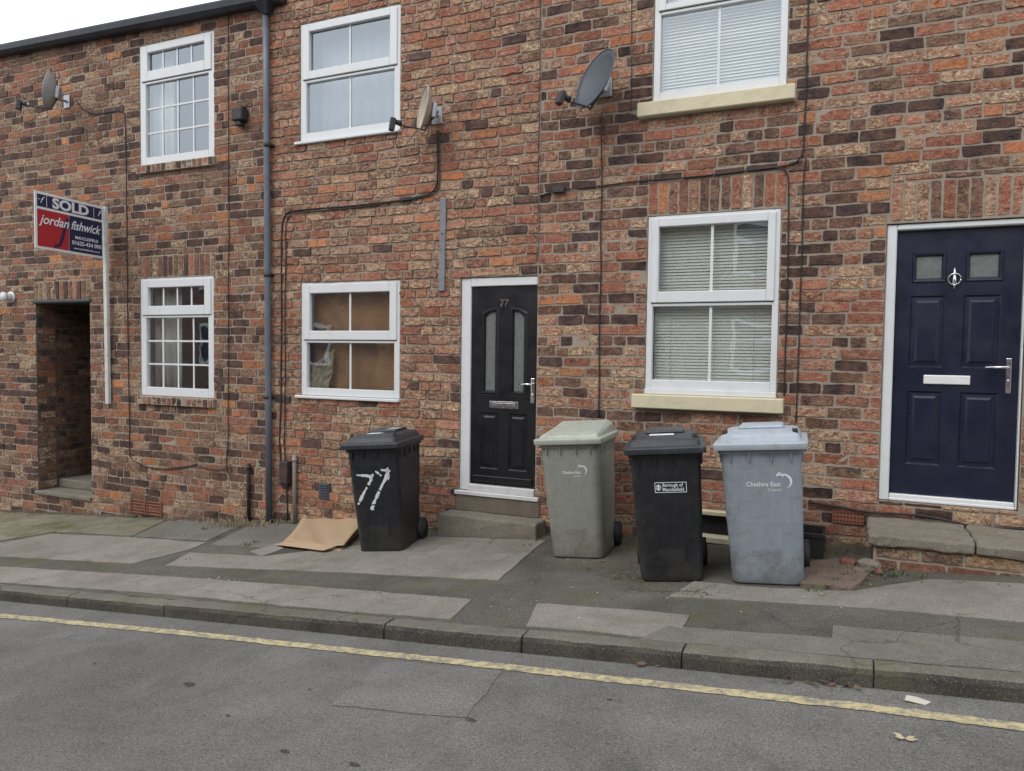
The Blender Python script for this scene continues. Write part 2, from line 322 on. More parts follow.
# ------------------------------------------------------------------ brick laying
PH,PL=0.0905,0.247
from mathutils import noise as mnoise
def roughen(m,amp=.008,scale=9,cuts=5,minlen=.07):
    for _ in range(cuts):
        es=[e for e in m.bm.edges if e.calc_length()>minlen]
        if not es: break
        bmesh.ops.subdivide_edges(m.bm,edges=es,cuts=1,use_grid_fill=True)
    bmesh.ops.triangulate(m.bm,faces=[f for f in m.bm.faces if len(f.verts)>4])
    for v in m.bm.verts: v.co+=mnoise.noise_vector(v.co*scale)*amp+mnoise.noise_vector(v.co*scale*3.3)*amp*.5
    return m
class Wall:
    def __init__(s): s.v=[];s.f=[];s.c=[];s.mi=[]
    def quad(s,ps,mi=0,c=(0,0,0,0)):
        b=len(s.v); s.v+=[tuple(p) for p in ps]; s.c+=[c]*len(ps); s.f.append(tuple(range(b,b+len(ps)))); s.mi.append(mi)
    def brick(s,T,u0,u1,v0,v1,c,proud,mi=1,wav=None,rough=1.0):
        """T(u,v,d) -> world; d is outwards"""
        L=u1-u0;H=v1-v0
        nx=max(1,round(L/.042)); nz=max(1,round(H/.036)); b=len(s.v)
        tilt=random.gauss(0,.0016); tl2=random.gauss(0,.0012); sk=random.gauss(0,.0018)
        ins=.004
        g=[]
        for j in range(nz+1):
            for i in range(nx+1):
                eu=i in(0,nx); ev=j in(0,nz)
                u=u0+ins+(L-2*ins)*i/nx; v=v0+ins+(H-2*ins)*j/nz+sk*(i/nx-.5)
                u+=random.gauss(0,.0026 if eu else .001)*rough; v+=random.gauss(0,.0024 if ev else .001)*rough
                if eu and ev: u+=(.003 if i==0 else -.003)*random.random()*rough; v+=(.003 if j==0 else -.003)*random.random()*rough
                d=proud+tilt*(j/nz-.5)*2+tl2*(i/nx-.5)*2+random.gauss(0,.0009)
                g.append((u,v,d))
        w=wav or (lambda u:0)
        for (u,v,d) in g: s.v.append(tuple(T(u,v+w(u),d))); s.c.append(c)
        for j in range(nz):
            for i in range(nx):
                a=b+j*(nx+1)+i; s.f.append((a,a+1,a+nx+2,a+nx+1)); s.mi.append(mi)
        ring=[i for i in range(nx+1)]+[j*(nx+1)+nx for j in range(1,nz+1)]+[nz*(nx+1)+i for i in range(nx-1,-1,-1)]+[j*(nx+1) for j in range(nz-1,0,-1)]
        uc,vc=(u0+u1)/2,(v0+v1)/2; o=len(s.v)
        for k in ring:
            u,v,d=g[k]
            du=(.0035 if u>uc else -.0035) if (k%(nx+1) in (0,nx)) else 0
            dv=(.0035 if v>vc else -.0035) if (k//(nx+1) in (0,nz)) else 0
            s.v.append(tuple(T(u+du,v+dv+w(u),-.006))); s.c.append(c)
        n=len(ring)
        for k in range(n):
            s.f.append((b+ring[k],o+k,o+(k+1)%n,b+ring[(k+1)%n])); s.mi.append(mi)
    def build(s,name,mats,parent):
        me=bpy.data.meshes.new(name); w=worldloc(parent)
        me.from_pydata([(x-w.x,y-w.y,z-w.z) for x,y,z in s.v],[],s.f)
        me.polygons.foreach_set('material_index',s.mi)
        a=me.color_attributes.new('bcol','FLOAT_COLOR','POINT'); fl=[]
        for c in s.c: fl+=list(c)
        a.data.foreach_set('color',fl)
        for m in mats: me.materials.append(m)
        o=bpy.data.objects.new(name,me); col.objects.link(o); o.parent=parent; return o
PAL={
 'left':[((.140,.076,.054),.29,.35),((.050,.036,.036),.29,.05),((.27,.10,.060),.17,.25),((.21,.125,.085),.13,.85),((.42,.17,.07),.05,.2),((.15,.088,.064),.07,1.0)],
 'passage':[((.07,.043,.034),.40,.1),((.035,.027,.025),.38,.05),((.11,.05,.034),.14,.1),((.12,.08,.058),.08,.3)],  # brick colours darkened to paint in the shade of the passage
 'mid':[((.30,.096,.062),.29,.45),((.32,.135,.095),.22,.8),((.15,.068,.050),.23,.7),((.05,.036,.040),.05,.1),((.46,.175,.08),.06,.35),((.28,.15,.095),.13,1.3)],
 'right':[((.30,.096,.062),.28,.4),((.31,.132,.094),.18,.8),((.105,.056,.046),.21,.25),((.036,.029,.033),.18,.05),((.46,.175,.08),.05,.3),((.27,.15,.095),.085,1.3)]}
def bcol(style):
    r=random.random()
    for c,w,m in PAL[style]:
        r-=w
        if r<=0: break
    k=random.lognormvariate(0,.2); h=random.gauss(0,.05)
    return (c[0]*k*(1+h),c[1]*k,c[2]*k*(1-h),min(1.2,max(0,m*random.uniform(.5,1.3))))
def wavy(ph,amp):
    return lambda u: amp*(math.sin(u*1.9+ph)+.6*math.sin(u*4.3+ph*2.1)+.25*math.sin(u*11+ph*3))
def lay(W,T,u0,u1,v0,v1,ops,style,proud=.006,amp=.004,base=-4.0,hdr=9):
    k0=math.floor((v0-base)/PH)
    k=k0
    while base+k*PH<v1:
        random.seed(k*13+int(u0*10)+len(style))
        j=random.uniform(.010,.014)*(.8 if style=='left' else 1)
        za,zb=base+k*PH+j/2,base+(k+1)*PH-j/2
        w=wavy(k*.23,amp)
        header=(k%hdr==0)
        segs=[(u0,u1)]; extra=[]
        for (a,b,c,d) in ops:
            if c<zb-.004 and d>za+.004:
                ns=[]
                for (p,q) in segs:
                    if b<=p or a>=q: ns.append((p,q))
                    else:
                        if a>p: ns.append((p,a))
                        if b<q: ns.append((b,q))
                segs=ns
                if zb-d>.018: extra.append((a,b,d+.006,zb))
                if c-za>.018: extra.append((a,b,za,c-.006))
        def row(p,q,zz0,zz1):
            zz0=max(zz0,v0); zz1=min(zz1,v1)
            if zz1-zz0<.015 or q-p<.02: return
            pitch=PL/2 if header else PL
            off=(k%2)*PL/2+((k*37)%11)*.012
            u=math.floor((p-off)/pitch)*pitch+off; xs=[]
            while u<q:
                L=pitch
                if not header and random.random()<.10: L=pitch/2
                L*=random.uniform(.96,1.04)
                xs.append((u,u+L)); u+=L
            i=0
            out=[]
            for (a,b) in xs:
                a2,b2=max(a,p),min(b,q)
                if b2-a2<.0: continue
                if b2-a2<.055 and out and abs(out[-1][1]-a2)<.02 : out[-1]=(out[-1][0],b2); continue
                if b2-a2<.03: continue
                out.append((a2,b2))
            for (a,b) in out:
                g=random.uniform(.008,.013)/2
                ga=g if a>p+.001 else .002; gb=g if b<q-.001 else .002
                dz0=random.gauss(0,.0015); dz1=random.gauss(0,.0015)
                W.brick(T,a+ga,b-gb,zz0+dz0,zz1+dz1,bcol(style),proud+random.gauss(0,.0018),wav=w,rough=1.25 if style=='mid' else 1.0)
        for (p,q) in segs: row(p,q,za,zb)
        for (a,b,c,d) in extra:
            pcs=[(a,b)]
            for (oa,ob,oc,od) in ops:
                if oc<d-.006 and od>c+.006:
                    ns=[]
                    for (p,q) in pcs:
                        if ob<=p or oa>=q: ns.append((p,q))
                        else:
                            if oa>p: ns.append((p,oa))
                            if ob<q: ns.append((ob,q))
                    pcs=ns
            for (p,q) in pcs: row(p,q,c,d)
        k+=1
def mortar_plane(W,T,u0,u1,v0,v1,ops,depth=.22):
    us=sorted({u0,u1,*[min(max(o[i],u0),u1) for o in ops for i in(0,1)]}); vs=sorted({v0,v1,*[min(max(o[i],v0),v1) for o in ops for i in(2,3)]})
    for a,b in zip(us,us[1:]):
        for c,d in zip(vs,vs[1:]):
            um,vm=(a+b)/2,(c+d)/2
            if any(o[0]<um<o[1] and o[2]<vm<o[3] for o in ops): continue
            W.quad([T(a,c,0),T(b,c,0),T(b,d,0),T(a,d,0)])
    for (a,b,c,d) in ops:
        if abs(a-pass_l)<1e-6: continue
        for p,q in (((a,c),(a,d)),((b,c),(b,d)),((a,c),(b,c)),((a,d),(b,d))):
            W.quad([T(p[0],p[1],0),T(q[0],q[1],0),T(q[0],q[1],-depth),T(p[0],p[1],-depth)])
def soldiers(W,T,u0,u1,v0,v1,style,n=None,proud=.006,lean=0):
    random.seed(int(u0*100)); n=n or round((u1-u0)/.082); w=(u1-u0)/n
    for i in range(n):
        g=random.uniform(.009,.014)/2
        a,b=u0+i*w+g,u0+(i+1)*w-g
        W.brick(T,a,b,v0+random.uniform(0,.006),v1-random.uniform(.004,.012),bcol(style),proud+random.gauss(0,.002))
TF=lambda u,v,d:(u,-d,v)

# ------------------------------------------------------------------ surveyed rectangles (x0,x1,z0,z1) on the wall plane, metres
S=D
R_={'UL':(-1.224,-1.039,.339,.557),'LL':(-1.227,-1.042,-.087,.131),'UM':(-.849,-.654,.343,.534),'LM':(-.847,-.652,-.074,.113),
 'D77':(-.545,-.414,-.213,.112),'LR':(-.262,-.093,-.045,.185),'DB':(.025,.165,-.170,.158)}
R_={k:tuple(v*S for v in r) for k,r in R_.items()}
sUR=tuple(v*S for v in(-.277,-.08,.314,.333)); sLR=tuple(v*S for v in(-.277,-.084,-.071,-.052))
tUR=sUR[3]; R_['UR']=(at(652.5,103).x,at(787,83).x,tUR,tUR+1.33)
XL,XA,XB,XR=-12.6,at(269,300).x,at(539,200).x,2.6
pass_l,pass_r=at(37,400).x,at(91,400).x
pass_t=at(60,303).z; zslab=at(60,493.5,-.03).z; pass_b=zslab-.05
_v=ray(58,478.5); _p=CAM+_v*((pass_l-CAM.x)/_v.x); ysl2,zsl2=_p.y,_p.z
pave_w=lambda x: pave(x,0)
# ------------------------------------------------------------------ houses
def window(house,r,fr,cols,rows_top,rows_low,ins_f,ins_l,y=.004,label=None,open_top=True):
    """outer frame mesh is the part; sash, panes and glazing bars are sub-parts"""
    x0,x1,z0,z1=r; H=z1-z0; f1,f2,f3,f4=fr
    g=.003; x0+=g;x1-=g;z0+=.001;z1-=g
    zt0,zt1=z1-f2*H,z1-f1*H; zl0,zl1=z1-f4*H,z1-f3*H
    a_f,a_l=ins_f,ins_l
    m=MB(); ow=a_l*.92
    m.box(x0,x0+ow,y,y+.06,z0,z1,.005).box(x1-ow,x1,y,y+.06,z0,z1,.005)
    m.box(x0+ow,x1-ow,y,y+.06,z1-min(.05,f1*H*.55),z1,.004)
    m.box(x0+ow,x1-ow,y,y+.06,z0,zl0,.004)
    zm=zl1; m.box(x0+ow,x1-ow,y,y+.06,zm,zm+.045,.004)
    w=m.build('window',M['upvc'],house); 
    if label: w['label']=label
    # opening top sash sits proud
    s=MB(); yo=y-.016; sx0,sx1=x0+.035,x1-.035; szb=zm+.030; szt=z1-.022
    fwx=x0+a_f-sx0
    s.box(sx0,sx0+fwx,yo,y+.03,szb,szt,.006).box(sx1-fwx,sx1,yo,y+.03,szb,szt,.006)
    s.box(sx0+fwx,sx1-fwx,yo,y+.03,zt1,szt,.006).box(sx0+fwx,sx1-fwx,yo,y+.03,szb,zt0,.006)
    s.build('sash',M['upvc'],w)
    gk=MB()
    gk.box(sx0+.004,sx1-.004,y-.004,y+.01,szb-.006,szb-.0005)
    gk.build('gasket',M['rubber'],w)
    for (a,b,c,d,rows,nm) in ((x0+a_f,x1-a_f,zt0,zt1,rows_top,'t'),(x0+a_l,x1-a_l,zl0,zl1,rows_low,'l')):
        yp=y+.022 if nm=='t' else y+.03
        MB().box(a-.01,b+.01,yp,yp+.004,c-.01,d+.01).build('pane',M['glass'],w,loc=((a+b)/2,yp,(c+d)/2))
        bw=.0115
        for i in range(1,cols):
            xx=a+(b-a)*i/cols; MB().box(xx-bw,xx+bw,yp-.008,yp-.001,c,d,.002).build('glazing_bar',M['upvc'],w)
        for i in range(1,rows):
            zz=c+(d-c)*i/rows; MB().box(a,b,yp-.0088,yp-.0005,zz-bw*.9,zz+bw*.9,.002).build('glazing_bar',M['upvc'],w)
    return w
def room(house,x0,x1,z0,z1,depth=3.2,y=.23):
    m=MB(); x0-=.5;x1+=.5;z0-=.8;z1+=.35
    m.poly([(x0,y+depth,z0),(x1,y+depth,z0),(x1,y+depth,z1),(x0,y+depth,z1)])
    for X in (x0,x1): m.poly([(X,y,z0),(X,y+depth,z0),(X,y+depth,z1),(X,y,z1)])
    m.poly([(x0,y,z1),(x1,y,z1),(x1,y+depth,z1),(x0,y+depth,z1)])
    m.poly([(x0,y,z0),(x1,y,z0),(x1,y+depth,z0),(x0,y+depth,z0)],mi=1)
    m.build('room',[M['plaster'],M['carpet']],house)
def shell(house,x0,x1,z0,zt,depth=7.0,over=-.10):
    """side, back walls and slate roof behind the street front"""
    m=MB(); y0=.02
    m.box(x0+.003,x0+.15,y0+.24,depth,z0,zt); m.box(x1-.15,x1-.003,y0+.24,depth,z0,zt); m.box(x0+.003,x1-.003,depth,depth+.2,z0,zt)
    m.build('rear_wall',M['farbrick'],house)
    r=MB(); rid=depth/2; h=1.9
    for a,b in (((over,zt+.03),(rid,zt+h)),((depth+.3,zt+.03),(rid,zt+h))):
        r.prism([(x0+.002,a[0],a[1]),(x1-.002,a[0],a[1]),(x1-.002,b[0],b[1]),(x0+.002,b[0],b[1])],(0,0,.05))
    r.build('roof',M['slate'],house)

# ---- left house
zL=at(140,24).z
zeave=at(0,50,-.0).z
ops=[R_['UL'],R_['LL'],(pass_l,pass_r,pass_b,pass_t)]
hL=empty('terraced_house',(-8.5,0,pave_w(-8.5)),'brown brick terraced house at the left end with small paned windows and an open passage','house')
random.seed(3)
W=Wall(); ztop=3.80
sillops=[(R_[k][0]-.02,R_[k][1]+.03,R_[k][2]-.105,R_[k][2]) for k in('UL','LL')]
linLL=(R_['LL'][0]-.03,R_['LL'][1]+.03,R_['LL'][3]+.012,R_['LL'][3]+.012+.245)
linP=(pass_l-.03,pass_r+.02,pass_t+.045,pass_t+.045+.235)
mortar_plane(W,TF,XL,XA,-3.0,ztop,ops)
lay(W,TF,XL,XA-.004,-2.6,ztop,ops+sillops+[linLL,linP,(linP[0],linP[1],pass_t,linP[2])],'left',amp=.003)
soldiers(W,TF,*linLL,'left'); soldiers(W,TF,*linP,'left')
W.build('brick_front',[M['mortar_l'],M['brick']],hL)
W=Wall()
# passage side wall on the left reveal, real depth
TP=lambda u,v,d:(pass_l+d,u,v)
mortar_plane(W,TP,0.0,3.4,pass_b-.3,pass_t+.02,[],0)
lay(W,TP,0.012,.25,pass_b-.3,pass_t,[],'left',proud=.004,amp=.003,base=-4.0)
lay(W,TP,0.25,3.4,pass_b-.3,pass_t,[],'passage',proud=.004,amp=.003,base=-4.0)  # deeper bricks take the palette with painted-in shade
TP2=lambda u,v,d:(pass_r-d,u,v)
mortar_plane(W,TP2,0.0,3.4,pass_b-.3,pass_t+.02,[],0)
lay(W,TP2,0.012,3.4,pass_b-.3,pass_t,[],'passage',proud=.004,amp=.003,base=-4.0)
W.quad([(pass_l,3.4,pass_b-.3),(pass_r,3.4,pass_b-.3),(pass_r,3.4,pass_t+.02),(pass_l,3.4,pass_t+.02)])
W.quad([(pass_l,0.0,pass_t+.02),(pass_r,0,pass_t+.02),(pass_r,3.4,pass_t+.02),(pass_l,3.4,pass_t+.02)])
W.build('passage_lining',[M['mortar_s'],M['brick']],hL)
m=MB(); m.box(pass_l-.035,pass_r+.03,-.03,.35,pass_t+.004,pass_t+.042,.008); m.build('passage_lintel',M['slate'],hL)
for k,yy in (('UL',0),('LL',0)):
    r=R_[k]; W=Wall(); ang=math.radians(22)
    TS=lambda u,v,d:(u, -.045-d*math.cos(0)+ (v)*.0, r[2]-.1+v)
    soldiers(W,TS,r[0]-.015,r[1]+.025,0,.095,'left',proud=.002)
    # sloping tops of the brick on edge sill
    TT=lambda u,v,d:(u,-.05+v, r[2]-.004+d-.02*(1-v/.07)-.002)
    soldiers(W,TT,r[0]-.015,r[1]+.025,0,.07,'left',proud=.001)
    a,b=r[0]-.018,r[1]+.028
    W.quad([(a,-.044,r[2]-.1),(b,-.044,r[2]-.1),(b,-.044,r[2]-.016),(a,-.044,r[2]-.016)])
    W.quad([(a,-.044,r[2]-.1),(b,-.044,r[2]-.1),(b,0.0,r[2]-.1),(a,0,r[2]-.1)])
    for X in(a,b): W.quad([(X,-.044,r[2]-.1),(X,0,r[2]-.1),(X,0,r[2]-.016),(X,-.044,r[2]-.016)])
    W.quad([(a,-.044,r[2]-.016),(b,-.044,r[2]-.016),(b,.02,r[2]-.007),(a,.02,r[2]-.007)])
    W.build('brick_sill',[M['mortar_l'],M['brick']],hL)
window(hL,R_['UL'],(.07,.22,.325,.935),4,1,3,.135,.095)
window(hL,R_['LL'],(.08,.235,.335,.925),4,1,3,.135,.095)
room(hL,*R_['UL']); room(hL,*R_['LL'])
shell(hL,XL,XA,-3,3.62,over=.2)
# ---- middle house
hM=empty('terraced_house',(-4.9,0,pave_w(-4.9)),'narrow red brick terraced house in the middle with the black front door','house')
W=Wall(); ops=[R_['UM'],R_['LM'],R_['D77']]
mortar_plane(W,TF,XA,XB,-2.6,4.6,ops); lay(W,TF,XA+.004,XB-.004,-2.3,4.6,ops,'mid',proud=.011,amp=.0055,hdr=10)
W.build('brick_front',[M['mortar'],M['brick']],hM)
window(hM,R_['UM'],(.076,.405,.50,.925),2,1,1,.118,.078)
window(hM,R_['LM'],(.096,.425,.53,.93),2,1,1,.118,.075)
for k in('UM','LM'):
    r=R_[k]; MB().box(r[0]-.05,r[1]+.01,-.045,.03,r[2]-.03,r[2]+.0,.006).build('window_sill',M['upvc'],hM)
room(hM,*R_['UM']); room(hM,*R_['LM']); room(hM,*R_['D77'])
shell(hM,XA,XB,-2.6,4.6)
# ---- right house
hR=empty('terraced_house',(-1.0,0,pave_w(-1.0)),'red brick terraced house on the right with cream sills and the navy front door','house')
W=Wall(); ops=[R_['UR'],R_['LR'],(R_['DB'][0],R_['DB'][1]+.01,R_['DB'][2],R_['DB'][3])]
linR=(at(648,200).x,at(787,200).x,R_['LR'][3]+.012,at(715,176).z)
linD=(R_['DB'][0]+.02,R_['DB'][1]+.15,R_['DB'][3]+.015,at(905,182).z)
mortar_plane(W,TF,XB,XR,-2.3,5.0,ops)
lay(W,TF,XB+.004,XR,-2.0,5.0,ops+[linR,linD,sUR,sLR],'right',amp=.004)
soldiers(W,TF,*linR,'right'); soldiers(W,TF,*linD,'right')
W.build('brick_front',[M['mortar'],M['brick']],hR)
window(hR,R_['UR'],(.07,.40,.46,.935),2,1,1,.095,.06)
window(hR,R_['LR'],(.064,.435,.52,.945),2,1,1,.095,.055)
for s in(sUR,sLR):
    MB().box(s[0],s[1],-.075,.03,s[2],s[3]-.002,.008).build('window_sill',M['cream'],hR)
r=R_['LR']; MB().box(r[0]+.004,r[1]-.004,-.02,.02,sLR[3],r[2]+.002,.004).build('sill_trim',M['upvc'],hR)
room(hR,*R_['UR']); room(hR,*R_['LR']); room(hR,*R_['DB'])
shell(hR,XB,XR,-2.3,5.0)

# ------------------------------------------------------------------ doors
def slab_with_panels(x0,x1,z0,z1,y,th,holes):
    """door leaf mesh with panel openings"""
    m=MB(); us=sorted({x0,x1,*[h[i] for h in holes for i in(0,1)]}); vs=sorted({z0,z1,*[h[i] for h in holes for i in(2,3)]})
    for a,b in zip(us,us[1:]):
        for c,d in zip(vs,vs[1:]):
            if any(h[0]<(a+b)/2<h[1] and h[2]<(c+d)/2<h[3] for h in holes): continue
            m.poly([(a,y,c),(b,y,c),(b,y,d),(a,y,d)])
    for (a,b,c,d) in [(x0,x1,z0,z1)]:
        m.poly([(a,y,c),(a,y+th,c),(a,y+th,d),(a,y,d)]); m.poly([(b,y,c),(b,y+th,c),(b,y+th,d),(b,y,d)])
        m.poly([(a,y,d),(b,y,d),(b,y+th,d),(a,y+th,d)]); m.poly([(a,y,c),(b,y,c),(b,y+th,c),(a,y+th,c)])
        m.poly([(a,y+th,c),(b,y+th,c),(b,y+th,d),(a,y+th,d)])
    return m
def mould(m,loop_o,loop_i_list,y_list,cap=True):
    """stepped moulding between nested loops (x,z lists)"""
    loops=[loop_o]+loop_i_list; vs=[[m.bm.verts.new((p[0],yy,p[1])) for p in L] for L,yy in zip(loops,y_list)]
    for A,B in zip(vs,vs[1:]):
        n=len(A)
        for i in range(n): m.bm.faces.new((A[i],A[(i+1)%n],B[(i+1)%n],B[i]))
    if cap: m.bm.faces.new(vs[-1])
def rect_loop(a,b,c,d,i=0): return [(a+i,c+i),(b-i,c+i),(b-i,d-i),(a+i,d-i)]
def handle(door,x,z,y,side=-1,h=.23,L=.12):
    m=MB(); m.box(x-.017,x+.017,y-.009,y,z-h/2-.03,z+h/2-.03,.005,seg=2)
    m.tube([(x,y-.004,z+.03),(x,y-.05,z+.03),(x+side*.02,y-.058,z+.03),(x+side*L,y-.052,z+.028)],[.010,.010,.010,.008],10)
    m.tube([(x,y-.014,z-.065),(x,y,z-.065)],.009,12)
    return m.build('handle',M['chrome'],door)
# black door 77
r=R_['D77']; yf=.012
zs=at(500,493.0).z
m=MB(); fwL=.095; lx0=at(471.3,400,yf+.02).x; lx1=at(536.6,400,yf+.02).x; lz1=at(500,286.5,yf+.02).z; lz0=at(500,485.5,yf+.02).z
m.box(r[0]+.002,lx0-.004,yf,yf+.07,zs-.004,r[3]-.006,.006); m.box(lx1+.004,r[1]-.002,yf,yf+.07,zs-.004,r[3]-.006,.006)
m.box(lx0-.004,lx1+.004,yf,yf+.07,lz1+.004,r[3]-.006,.006)
fr=m.build('door_frame',M['upvc'],hM)
m=MB(); m.box(r[0]-.035,r[1]+.005,-.035,yf-.002,zs-.045+.0,zs-.005+.0,.006); m.box(lx0-.003,lx1+.003,yf-.03,yf+.05,zs-.005,lz0-.004,.005); m.build('threshold',M['upvc_grey'],hM)
Wd,Hd=lx1-lx0,lz1-lz0
U=lambda u:lx0+u*Wd; V=lambda v:lz1-v*Hd
y=yf+.018
pl=[(U(.14),U(.42),V(.92),V(.635)),(U(.585),U(.865),V(.92),V(.635))]
gl=[(U(.15),U(.43),V(.545),V(.10)),(U(.585),U(.865),V(.545),V(.10))]
m=slab_with_panels(lx0,lx1,lz0,lz1,y,.045,pl+gl)
for (a,b,c,d) in pl:
    mould(m,rect_loop(a,b,c,d),[rect_loop(a,b,c,d,.012),rect_loop(a,b,c,d,.03),rect_loop(a,b,c,d,.045)],[y,y+.012,y+.010,y-.001])
for i,(a,b,c,d) in enumerate(gl):
    sl=.05
    def L(k,dz=0):
        A,B,C,Dz=a+k,b-k,c+k,d-k
        return [(A,C),(B,C),(B,Dz-(0 if i==0 else sl)),(A+ (B-A)*(.45 if i==0 else .55),Dz-sl*.25),(A,Dz-(sl if i==0 else 0))]
    R0=[(a,c),(b,c),(b,d),((a+b)/2,d),(a,d)]
    mould(m,R0,[L(.004),L(.018),L(.034),L(.046)],[y,y+.001,y-.014,y-.012,y+.012],cap=False)
door=m.build('door',M['black_door'],hM); door['label']='black panelled front door with two tall glazed panels'
for i,(a,b,c,d) in enumerate(gl):
    k=.046;A,B,C,Dz=a+k,b-k,c+k,d-k; sl=.05
    lp=[(A,C),(B,C),(B,Dz-(0 if i==0 else sl)),(A+(B-A)*(.45 if i==0 else .55),Dz-sl*.25),(A,Dz-(sl if i==0 else 0))]
    MB().prism([(p[0],y+.010,p[1]) for p in lp],(0,.006,0)).build('door_pane',M['frost'],door)
handle(door,U(.945),V(.50),y)
m=MB(); zc=V(.592); m.box(U(.29),U(.73),y-.010,y,zc-.033,zc+.033,.004); m.box(U(.335),U(.685),y-.016,y-.0102,zc-.018,zc+.018,.003); m.build('letter_plate',M['chrome'],door)
wl=worldloc(door)
XZ=Matrix(((1,0,0,0),(0,0,-1,0),(0,1,0,0),(0,0,0,1)))  # text x->x, y->z, z-> -y
def wt(p,par): return Matrix.Translation(Vector(p)-worldloc(par))@XZ
text('77',.095,wt((U(.5),y-.004,V(.10)),door),M['chrome'],'house_number',door,align='CENTER',xs=.95,offset=.001,extrude=.002)
m=MB(); m.box(lx0+.03,lx1-.03,y-.018,y-.0005,V(.985),V(.955),.006); m.build('weather_bar',M['black_door'],door)
# navy door
r=R_['DB']; yf=.045; y=yf+.02
lx0=at(895.5,300,y).x; lx1=at(1021.5,300,y).x; lz1=at(950,229.3,y).z; lz0=at(950,497,y).z
m=MB(); zb=R_['DB'][2]
m.box(r[0]+.003,lx0-.004,yf-.03,yf+.07,zb+.003,r[3]-.006,.008); m.box(lx1+.004,r[1]+.005,yf-.03,yf+.07,zb+.003,r[3]-.006,.008)
m.box(lx0-.004,lx1+.004,yf-.03,yf+.07,lz1+.004,r[3]-.006,.008); m.box(lx0-.004,lx1+.004,yf-.03,yf+.07,zb+.003,lz0-.03,.006)
m.build('door_frame',M['upvc'],hR)
MB().box(lx0,lx1,yf-.015,yf+.05,lz0-.0295,lz0-.003,.004).build('threshold',M['alu'],hR)
Wd,Hd=lx1-lx0,lz1-lz0
U=lambda u:lx0+u*Wd; V=lambda v:lz1-v*Hd
pl=[(U(a),U(b),V(d),V(c)) for a,b in((.125,.41),(.555,.85)) for c,d in((.245,.515),(.605,.885))]
gl=[(U(a),U(b),V(.195),V(.082)) for a,b in((.13,.41),(.56,.855))]
m=slab_with_panels(lx0,lx1,lz0,lz1,y,.045,pl+gl)
for (a,b,c,d) in pl: mould(m,rect_loop(a,b,c,d),[rect_loop(a,b,c,d,.012),rect_loop(a,b,c,d,.035),rect_loop(a,b,c,d,.052)],[y,y+.013,y+.011,y-.001])
for (a,b,c,d) in gl: mould(m,rect_loop(a,b,c,d),[rect_loop(a,b,c,d,.006),rect_loop(a,b,c,d,.02),rect_loop(a,b,c,d,.032)],[y,y-.012,y-.010,y+.012],cap=False)
door=m.build('door',M['navy_door'],hR); door['label']='navy blue six panel front door with two small panes'
for (a,b,c,d) in gl: MB().box(a+.031,b-.031,y+.010,y+.015,c+.031,d-.031).build('door_pane',M['frost'],door)
handle(door,U(.925),V(.525),y,h=.25,L=.15)
m=MB(); zc=V(.56); m.box(U(.255),U(.63),y-.012,y,zc-.033,zc+.033,.005,seg=2); m.build('letter_plate',M['alu'],door)
m=MB(); kx,kz=U(.475),V(.185)
m.tube([(kx,y-.012,kz+.085),(kx,y-.012,kz+.05),(kx,y-.018,kz),(kx,y-.018,kz-.03),(kx,y-.012,kz-.06),(kx,y-.012,kz-.075)],[.003,.009,.013,.014,.006,.003],12)
m.tube([(kx+.040*math.cos(t),y-.022-.01*math.sin(t),kz-.002+.040*math.sin(t)) for t in [2*math.pi*i/24 for i in range(25)]],.0045,8)
m.tube([(kx,y-.03,kz-.045),(kx,y-.001,kz-.045)],.009,10)
m.build('knocker',M['chrome'],door)

# ------------------------------------------------------------------ blinds, curtains
def venetian(r,y,label,drop=1.0,tl=66):
    x0,x1,z0,z1=r; x0+=.05;x1-=.05; o=empty('venetian_blind',((x0+x1)/2,y,z1),label,'blind','venetian blinds in the right hand house')
    m=MB(); z=z1-.06; i=0
    while z>z1-(z1-z0)*drop+.04:
        a=math.radians(tl+random.uniform(-5,5)); c,s=math.cos(a)*.0145,math.sin(a)*.0145
        m.poly([(x0,y-c,z-s),(x1,y-c,z-s),(x1,y+c,z+s),(x0,y+c,z+s)]); z-=.026
    m.build('slats',M['blind'],o,fixn=False)
    MB().box(x0,x1,y-.02,y+.02,z1-.05,z1-.02,.003).build('head_rail',M['blind'],o)
    for f in (.15,.85): MB().tube([(x0+(x1-x0)*f,y-.016,z1-.04),(x0+(x1-x0)*f,y-.016,z+.02)],.0015,4).build('ladder_cord',M['curtain'],o)
venetian(R_['UR'],.10,'pale venetian blind behind the upper window with the cream sill',tl=50)
venetian(R_['LR'],.10,'pale venetian blind behind the lower window with the cream sill')
def drape(x0,x1,z0,z1,y,mat,label,amp=.02,fr=60,name='curtain',cat='curtain'):
    m=MB(); n=max(8,int((x1-x0)/.012)); top=[];bot=[]
    for i in range(n+1):
        x=x0+(x1-x0)*i/n; d=amp*math.sin(x*fr)+amp*.5*math.sin(x*fr*.37+1)
        top.append(m.bm.verts.new((x,y+d*.5,z1))); bot.append(m.bm.verts.new((x+.004*math.sin(x*9),y+d,z0)))
    for i in range(n):
        f=m.bm.faces.new((bot[i],bot[i+1],top[i+1],top[i])); f.smooth=True
    o=m.build(name,mat,None,loc=((x0+x1)/2,y,z0),fixn=False); tag(o,label,cat); 
    so=o.modifiers.new('t','SOLIDIFY'); so.thickness=.003
    return o
r=R_['UL']; drape(r[0]+.02,r[0]+.38,r[2]-.1,r[3],.16,M['curtain'],'pale curtain drawn to the side of the left house upper window')
r=R_['LL']; drape(r[0]+.02,r[0]+.50,r[2]-.1,r[3],.17,M['curtain'],'pale curtain drawn to the side of the left house lower window')
